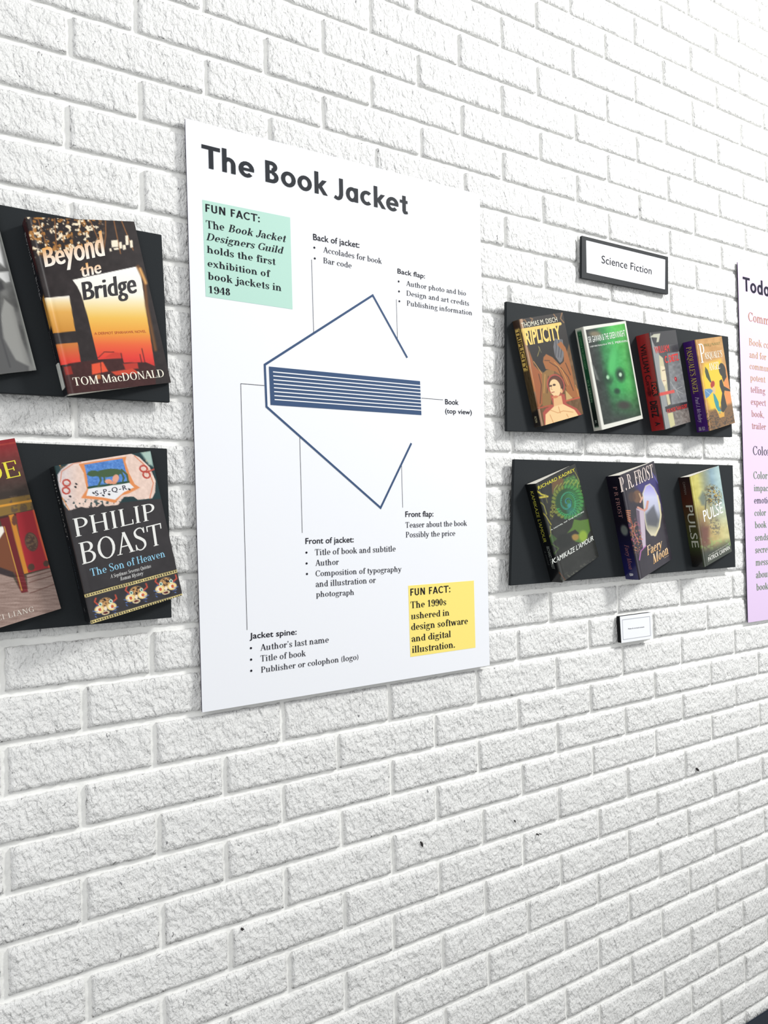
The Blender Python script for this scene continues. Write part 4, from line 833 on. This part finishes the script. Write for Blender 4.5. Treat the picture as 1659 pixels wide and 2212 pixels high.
a.poly([(565, 1170), (882, 1086), (892, 1160), (640, 1230), (575, 1240)], (44, 44, 46)); a.poly([(590, 1250), (892, 1168), (900, 1360), (640, 1450)], (122, 114, 108), 6); n0 = a.c.copy(); a.rough(22, 34, 6); k = a.mask([(640, 1230), (892, 1165), (900, 1360), (640, 1450)])[..., None]; a.c = n0*(1-k)+a.c*k
a.poly([(596, 1255), (664, 1240), (694, 1412), (632, 1450)], (206, 200, 150), 8)
sp = unit_art(24, 150, (168, 44, 46)); sp.put(np.clip((.03-np.abs(sp.v-.6))*60, 0, 1)*np.clip(sp.u*3, 0, 1), (120, 32, 34)); sp.poly([(.55, .5), (1, .5), (1, .64), (.55, .64)], (34, 28, 30)); sp.rough(.2, 8, 2)
b = Book('thick hardback with a red spine and grey metal-plate cover', SFG, 1.2131, -.3458, 11.82, .130, .2139, .0362, .009, True, nx=96, ny=200).build(a, sp)
RD = K(216, 58, 54)
b.letter([(sans('WILLIAM', .012), (455, 492), (632, 448), (440, 408), RD), (sans('C. DIETZ', .03), (577, 602), (747, 552), (565, 520), RD), (sans('FOR MORE THAN GLORY', .01), (592, 1256), (854, 1170), (586, 1202), RD)], Q)
BK = K(36, 26, 30)
b.spine_letter([(sans('WILLIAM C.', .012), .1, .48, .2, .62, BK), (sans('FOR', .03), .51, .63, .62, .92, RD), (sans('MORE THAN GLORY', .01), .48, .64, .2, .42, BK), (sans('DIETZ', .04), .69, .86, .25, .75, BK), (sans('A', .04), .91, .95, .4, .75, BK)])

# --- purple-spined book with the winged figures
Q = [(966, 325), (1298, 262), (1475, 1385), (1140, 1490)]
a = Art(104, 200, Q, (204, 154, 88)); a.rough(50, 20, 3)
a.poly([(1070, 620), (1280, 560), (1330, 700), (1390, 1000), (1330, 1250), (1180, 1290), (1100, 1060), (1050, 800)], (246, 204, 44), 50); a.poly([(1300, 620), (1350, 640), (1430, 1060), (1400, 1200), (1340, 1100)], (234, 146, 76), 30)
a.poly([(1130, 1230), (1260, 1180), (1450, 1120), (1480, 1390), (1140, 1495)], (128, 92, 48), 40); n0 = a.c.copy(); a.specks(13, .5, (58, 44, 28), 5, np.clip((a.y-1200)/100, 0, 1), .7)
a.poly([(1240, 1240), (1330, 1230), (1335, 1300), (1270, 1320)], (226, 170, 60), 12)
dkc = (46, 46, 34)
a.ell(1305, 690, 44, 88, dkc, -10, .1); a.poly([(1345, 690), (1362, 780), (1322, 850), (1300, 780)], dkc); a.poly([(1268, 830), (1300, 810), (1326, 900), (1400, 940), (1412, 968), (1335, 958), (1330, 1000), (1368, 1170), (1320, 1245), (1298, 1240), (1286, 1120), (1304, 990), (1272, 900)], dkc, 4)
a.poly([(1086, 655), (1120, 700), (1165, 850), (1150, 860), (1100, 790), (1082, 720)], (66, 78, 44), 4)
a.ell(1180, 880, 26, 46, (176, 44, 30), 10); a.poly([(1190, 905), (1220, 930), (1210, 1000), (1190, 1000), (1160, 950)], (226, 190, 130), 4); a.poly([(1078, 945), (1150, 935), (1185, 965), (1130, 1040), (1095, 1065), (1080, 1010)], (92, 142, 184), 4); a.line([(1090, 960), (1150, 1010)], 5, (190, 214, 226), 4)
a.poly([(1185, 995), (1210, 1010), (1258, 1110), (1262, 1170), (1300, 1240), (1270, 1262), (1228, 1200), (1200, 1100)], (44, 150, 156), 4); a.line([(1215, 1180), (1250, 1240), (1300, 1240)], 12, (246, 206, 60), 4)
sp = unit_art(24, 150, (78, 38, 124)); sp.rough(.3, 6, 2)
b = Book('hardback with a purple spine and golden cover of two winged figures', SFG, 1.3765, -.3418, 11.65, .140, .2122, .0331, .009, True, nx=104, ny=200).build(a, sp)
CR = K(250, 246, 232)
b.letter([(ROMAN.text('P'), (1036, 612), (1098, 598), (1008, 375), CR), (ROMAN.text("ASQUALE'S"), (1080, 563), (1306, 520), (1064, 482), CR), (ROMAN.text('ANGEL'), (1136, 704), (1276, 676), (1128, 612), CR), (sans('PAUL J. McAULEY'), (1080, 405), (1284, 364), (1072, 372), K(146, 140, 84))], Q)
YW = K(236, 216, 104)
b.spine_letter([(ROMAN.text("PASQUALE'S ANGEL"), .06, .57, .22, .66, YW), (ROMAN.text('Paul J. McAuley', .3), .61, .9, .3, .62, K(206, 190, 222)), (sans('HARPER'), .945, .985, .2, .42, K(226, 220, 232)), (sans('COLLINS'), .945, .985, .5, .72, K(226, 220, 232))])

# --- dark green jungle hardback
Q = [(475, 480), (1000, 185), (1270, 1440), (850, 1758)]
a = Art(128, 200, Q, (40, 42, 38)); a.rough(70, 8, 3)
for p, w, c in (([(500, 590), (560, 640), (620, 660)], 22, (196, 184, 66)), ([(500, 690), (640, 670)], 26, (206, 190, 72)), ([(520, 720), (600, 800), (640, 920)], 12, (150, 148, 56)), ([(560, 860), (640, 960), (700, 1060)], 12, (170, 160, 60)), ([(540, 800), (560, 940), (620, 1120), (650, 1240)], 10, (120, 122, 52)), ([(690, 1080), (700, 1180), (668, 1320)], 10, (166, 166, 66)), ([(600, 1000), (680, 1220)], 8, (110, 116, 52)), ([(690, 1290), (800, 1360), (760, 1420)], 14, (70, 96, 44)), ([(610, 640), (640, 760)], 8, (130, 126, 56)), ([(680, 1330), (760, 1430)], 12, (54, 80, 40)), ([(990, 300), (1060, 460)], 8, (160, 160, 60)), ([(740, 1560), (900, 1740)], 8, (110, 62, 34))): a.line(p, w, c, 8)
a.poly([(690, 470), (790, 400), (860, 420), (820, 560), (740, 640), (700, 640)], (112, 84, 54), 16); a.poly([(850, 420), (980, 360), (1060, 480), (1090, 700), (1060, 800), (960, 620), (860, 520)], (66, 112, 56), 24); n0 = a.c.copy(); a.specks(16, .5, (120, 168, 84), 7, a.emask(980, 560, 120, 200, -20, .4), .7)
for q in range(7): x, y = 730+q*50, 540-abs(q-3)*-12-q*10; a.line([(x-6, y+70), (x, y-10), (x+40, y-74)], 11, (150, 166, 74), 7)
a.ell(900, 745, 190, 225, (40, 78, 46), -12, .35); a.ell(985, 760, 110, 190, (52, 124, 66), -12, .5, .85)
for q in range(26):                            # outer scales
    an = q/26*2*PI; cx_, cy_ = 900+178*math.cos(an), 745+214*math.sin(an)
    a.ell(cx_, cy_, 30, 24, (74, 150, 76) if math.cos(an) > -.2 else (128, 140, 54), math.degrees(an), .5, .9); a.line([(900+148*math.cos(an), 745+180*math.sin(an)), (900+196*math.cos(an+.14), 745+236*math.sin(an+.14))], 6, (24, 44, 30), 4)
for q in range(64):
    th = q/64*4.2*PI; r = 146-q*2.1; x, y = 900+r*math.cos(-th+2.6)*.9, 755+r*1.3*math.sin(-th+2.6); f = q/64
    a.ell(x, y, 21-13*f, 15-9*f, (58-10*f, 158-30*f, 84+70*f), -math.degrees(th), .4); a.ell(x+9-5*f, y+5, 8-4*f, 7-3*f, (18, 34, 28), 0, .5)
a.ell(955, 880, 60, 50, (38, 116, 110), 0, .6, .7); a.ell(925, 800, 26, 30, (60, 150, 156), 0, .6, .8); a.ell(712, 870, 32, 110, (150, 150, 62), 6, .4, .85); a.specks(11, .5, (40, 36, 22), 8, a.emask(712, 870, 36, 114, 6))
for q in range(8): an = q*.3-.5; a.line([(940+50*math.cos(an), 800+80*math.sin(an)), (940+136*math.cos(an), 790+160*math.sin(an))], 8, (70, 160, 100), 6)
a.poly([(985, 985), (1060, 1000), (1160, 980), (1180, 1130), (1090, 1290), (1000, 1270), (960, 1200), (1050, 1170), (1000, 1120), (900, 1170), (960, 1090)], (88, 124, 46), 14); a.ell(1095, 1200, 50, 70, (146, 176, 54), 0, .5); a.ell(1000, 1215, 44, 40, (166, 132, 66), -20, .5); a.ell(870, 1260, 90, 90, (30, 34, 30), 0, .4)
a.poly([(700, 1170), (780, 1240), (720, 1300), (690, 1280)], (60, 90, 44), 12); a.specks(20, .6, (108, 108, 92), 5, np.clip((a.y+a.x*.6-2160)/60, 0, 1), .6)
sp = unit_art(24, 150, (20, 22, 24)); sp.rough(.2, 5, 2)
b = Book('thin dark hardback with a green coiled fern and yellow leaves', SFG, .8885, -.6616, 17.65, .1457, .2046, .0315, .0022, True, nx=128, ny=200).build(a, sp)
b.letter([(sans('RICHARD KADREY', .006, .1), (508, 570), (1000, 300), (496, 522), K(228, 218, 70)), (sans("KAMIKAZE L'AMOUR", .009, .25), (748, 1550), (1216, 1245), (736, 1492), WH), (sans('A NOVEL OF THE FUTURE', .01), (697, 1140), (1108, 888), (693, 1126), WH)], Q)
b.spine_letter([(sans("KAMIKAZE L'AMOUR", .008), .07, .59, .36, .64, K(168, 166, 66)), (sans('RICHARD KADREY', .004), .63, .86, .5, .76, K(140, 146, 140)), (sans('a novel'), .68, .82, .2, .36, K(70, 74, 74))])

# --- purple fairy hardback
Q = [(218, 318), (592, 135), (790, 1275), (432, 1508)]
a = Art(116, 200, Q, (44, 38, 50)); a.rough(60, 8, 3); a.poly([(380, 420), (620, 300), (680, 700), (560, 500), (420, 520)], (58, 50, 120), 60)
moon = [(545, 405), (590, 450), (632, 540), (660, 640), (668, 780), (650, 900), (610, 1000), (560, 1000), (512, 930), (490, 800), (478, 650), (468, 520), (500, 430)]
mk = a.mask(moon, 10); g = a.ramp(a.y, [(410, (170, 160, 236)), (560, (216, 218, 246)), (700, (196, 200, 222)), (840, (120, 124, 130)), (920, (176, 172, 150)), (1000, (236, 228, 196))]); a.c = a.c*(1-mk[..., None])+g*mk[..., None]
a.poly([(500, 760), (560, 680), (590, 650), (640, 820), (620, 900), (520, 880)], (84, 86, 94), 26, .8); a.line(moon[7:]+moon[:8], 10, (232, 224, 190), 10); a.line([(632, 540), (668, 760), (650, 900), (600, 1005)], 14, (240, 228, 180), 10)
a.ell(408, 555, 50, 74, (116, 82, 58), 0, .3); a.ell(350, 560, 40, 60, (80, 56, 46), 0, .5, .8); a.line([(430, 520), (455, 590)], 14, (206, 170, 130), 6)
a.line([(415, 680), (480, 718), (510, 690), (522, 610)], 24, (216, 156, 140), 5); a.line([(440, 620), (465, 560)], 16, (224, 170, 150), 4)
a.poly([(395, 690), (480, 720), (492, 880), (500, 1120), (470, 1150), (440, 960), (405, 800)], (206, 190, 206), 8); a.poly([(395, 700), (430, 720), (450, 1000), (430, 980), (404, 820)], (110, 92, 112), 10)
for q in range(6): a.line([(250+q*8, 720+q*18), (330, 720+q*26)], 12, (222, 140, 96), 8)
for p, c in (([(330, 800), (360, 900), (350, 1000)], (168, 84, 60)), ([(380, 860), (370, 960), (420, 1080)], (190, 120, 90)), ([(300, 830), (320, 900)], (130, 60, 140)), ([(430, 1280), (445, 1180), (500, 1120)], (206, 120, 200))): a.line(p, 10, c, 8)
a.specks(16, .62, (190, 96, 120), 7, a.emask(390, 1000, 70, 200, -10, .4), .8); a.specks(12, .62, (232, 160, 90), 9, a.emask(390, 1040, 70, 180, -10, .4), .7)
a.line([(560, 250), (640, 400)], 8, (110, 110, 210), 8, .8)
sp = unit_art(24, 150, (28, 24, 38)); sp.put(np.clip((sp.v-.45)*2.4, 0, 1), (34, 34, 92)); sp.ell(.62, .52, .26, .05, (150, 160, 150), 0, .5, .8)
b = Book('dark purple hardback with a fairy reaching to a glowing moon', SFG, 1.1116, -.6705, 13.33, .1558, .2279, .0370, .0050, True, nx=116, ny=200).build(a, sp)
OC = ((250, 226, 190), (244, 190, 120))
b.letter([(ROMAN.text('P. R. FROST'), (243, 508), (592, 322), (214, 345), K(240, 224, 216), (572, 170)), (BOLD.text('Faery', .25), (515, 1232), (688, 1130), (500, 1130), OC), (BOLD.text('Moon', .25), (582, 1330), (750, 1208), (568, 1222), OC), (sans('A Tess Noncoire'), (680, 1248), (748, 1204), (679, 1238), K(226, 200, 170)), (sans('Adventure'), (700, 1266), (750, 1236), (699, 1256), K(226, 200, 170))], Q)
b.spine_letter([(ROMAN.text('P R FROST'), .1, .4, .42, .7, K(176, 128, 128)), (ROMAN.text('Faery Moon', .25), .66, .9, .42, .74, K(150, 100, 110)), (sans('B', .03), .94, .965, .4, .65, K(220, 220, 226))])

# --- misty tree hardback
Q = [(1032, 330), (1335, 190), (1490, 1180), (1177, 1368)]
a = Art(104, 190, Q, (150, 140, 90)); f = (a.x-1032-(a.y-330)*.14)/300
top = a.ramp(f, [(0, (206, 196, 92)), (.25, (214, 206, 110)), (.5, (150, 158, 130)), (.75, (140, 172, 186)), (1, (176, 204, 204))]); bot = a.ramp(f, [(0, (96, 82, 46)), (.2, (116, 76, 48)), (.5, (196, 172, 104)), (1, (214, 206, 140))])
t_ = np.clip((a.y-560)/350, 0, 1)[..., None]; a.c = top*(1-t_)+bot*t_; a.rough(50, 18, 5); t_ = np.clip((a.y+a.x*.35-1510)/120, 0, 1)[..., None]; a.c = a.c*(1-t_)+np.array((44, 54, 34))*t_
a.poly([(1120, 560), (1160, 480), (1200, 520), (1190, 640), (1150, 640)], (96, 112, 108), 30, .8); a.poly([(1150, 900), (1230, 880), (1220, 1080), (1160, 1090)], (112, 58, 40), 40, .8); a.specks(34, .55, (150, 196, 110), 3, np.clip((a.y-1000)/60, 0, 1)*np.clip((1180-a.y)/60, 0, 1), .5)
a.specks(13, .47, (70, 64, 36), 6, a.emask(1275, 530, 84, 120, -14, .5)); a.specks(11, .56, (190, 160, 70), 4, a.emask(1275, 530, 84, 110, -14, .5), .9); a.specks(12, .5, (110, 104, 84), 8, a.emask(1290, 870, 60, 110, -10, .6), .9); a.line([(1200, 580), (1190, 680)], 10, (60, 64, 50), 8)
sp = unit_art(24, 150, (52, 36, 32)); sp.c[:] = sp.ramp(sp.v, [(0, (44, 32, 32)), (.25, (86, 44, 32)), (.5, (84, 76, 46)), (.75, (72, 84, 48)), (.9, (44, 40, 34)), (1, (26, 28, 30))])
b = Book('misty yellow-green hardback with a shattering tree and broad brown spine', SFG, 1.3424, -.6567, 11.31, .1517, .2118, .0313, .0042, True, nx=104, ny=190).build(a, sp)
b.letter([(sans('PULSE', -.006), (1178, 830), (1387, 716), (1156, 706), K(250, 250, 244)), (sans('PATRICK CARMAN', .01), (1222, 1300), (1466, 1152), (1214, 1252), K(248, 248, 240)), (sans('NEW YORK TIMES BESTSELLING AUTHOR'), (1224, 1236), (1452, 1094), (1221, 1222), K(214, 214, 200))], Q)
b.spine_letter([(sans('PULSE', -.006), .31, .78, .3, .9, K(206, 206, 190)), (sans('CARMAN'), .05, .19, .36, .56, K(134, 124, 116))])
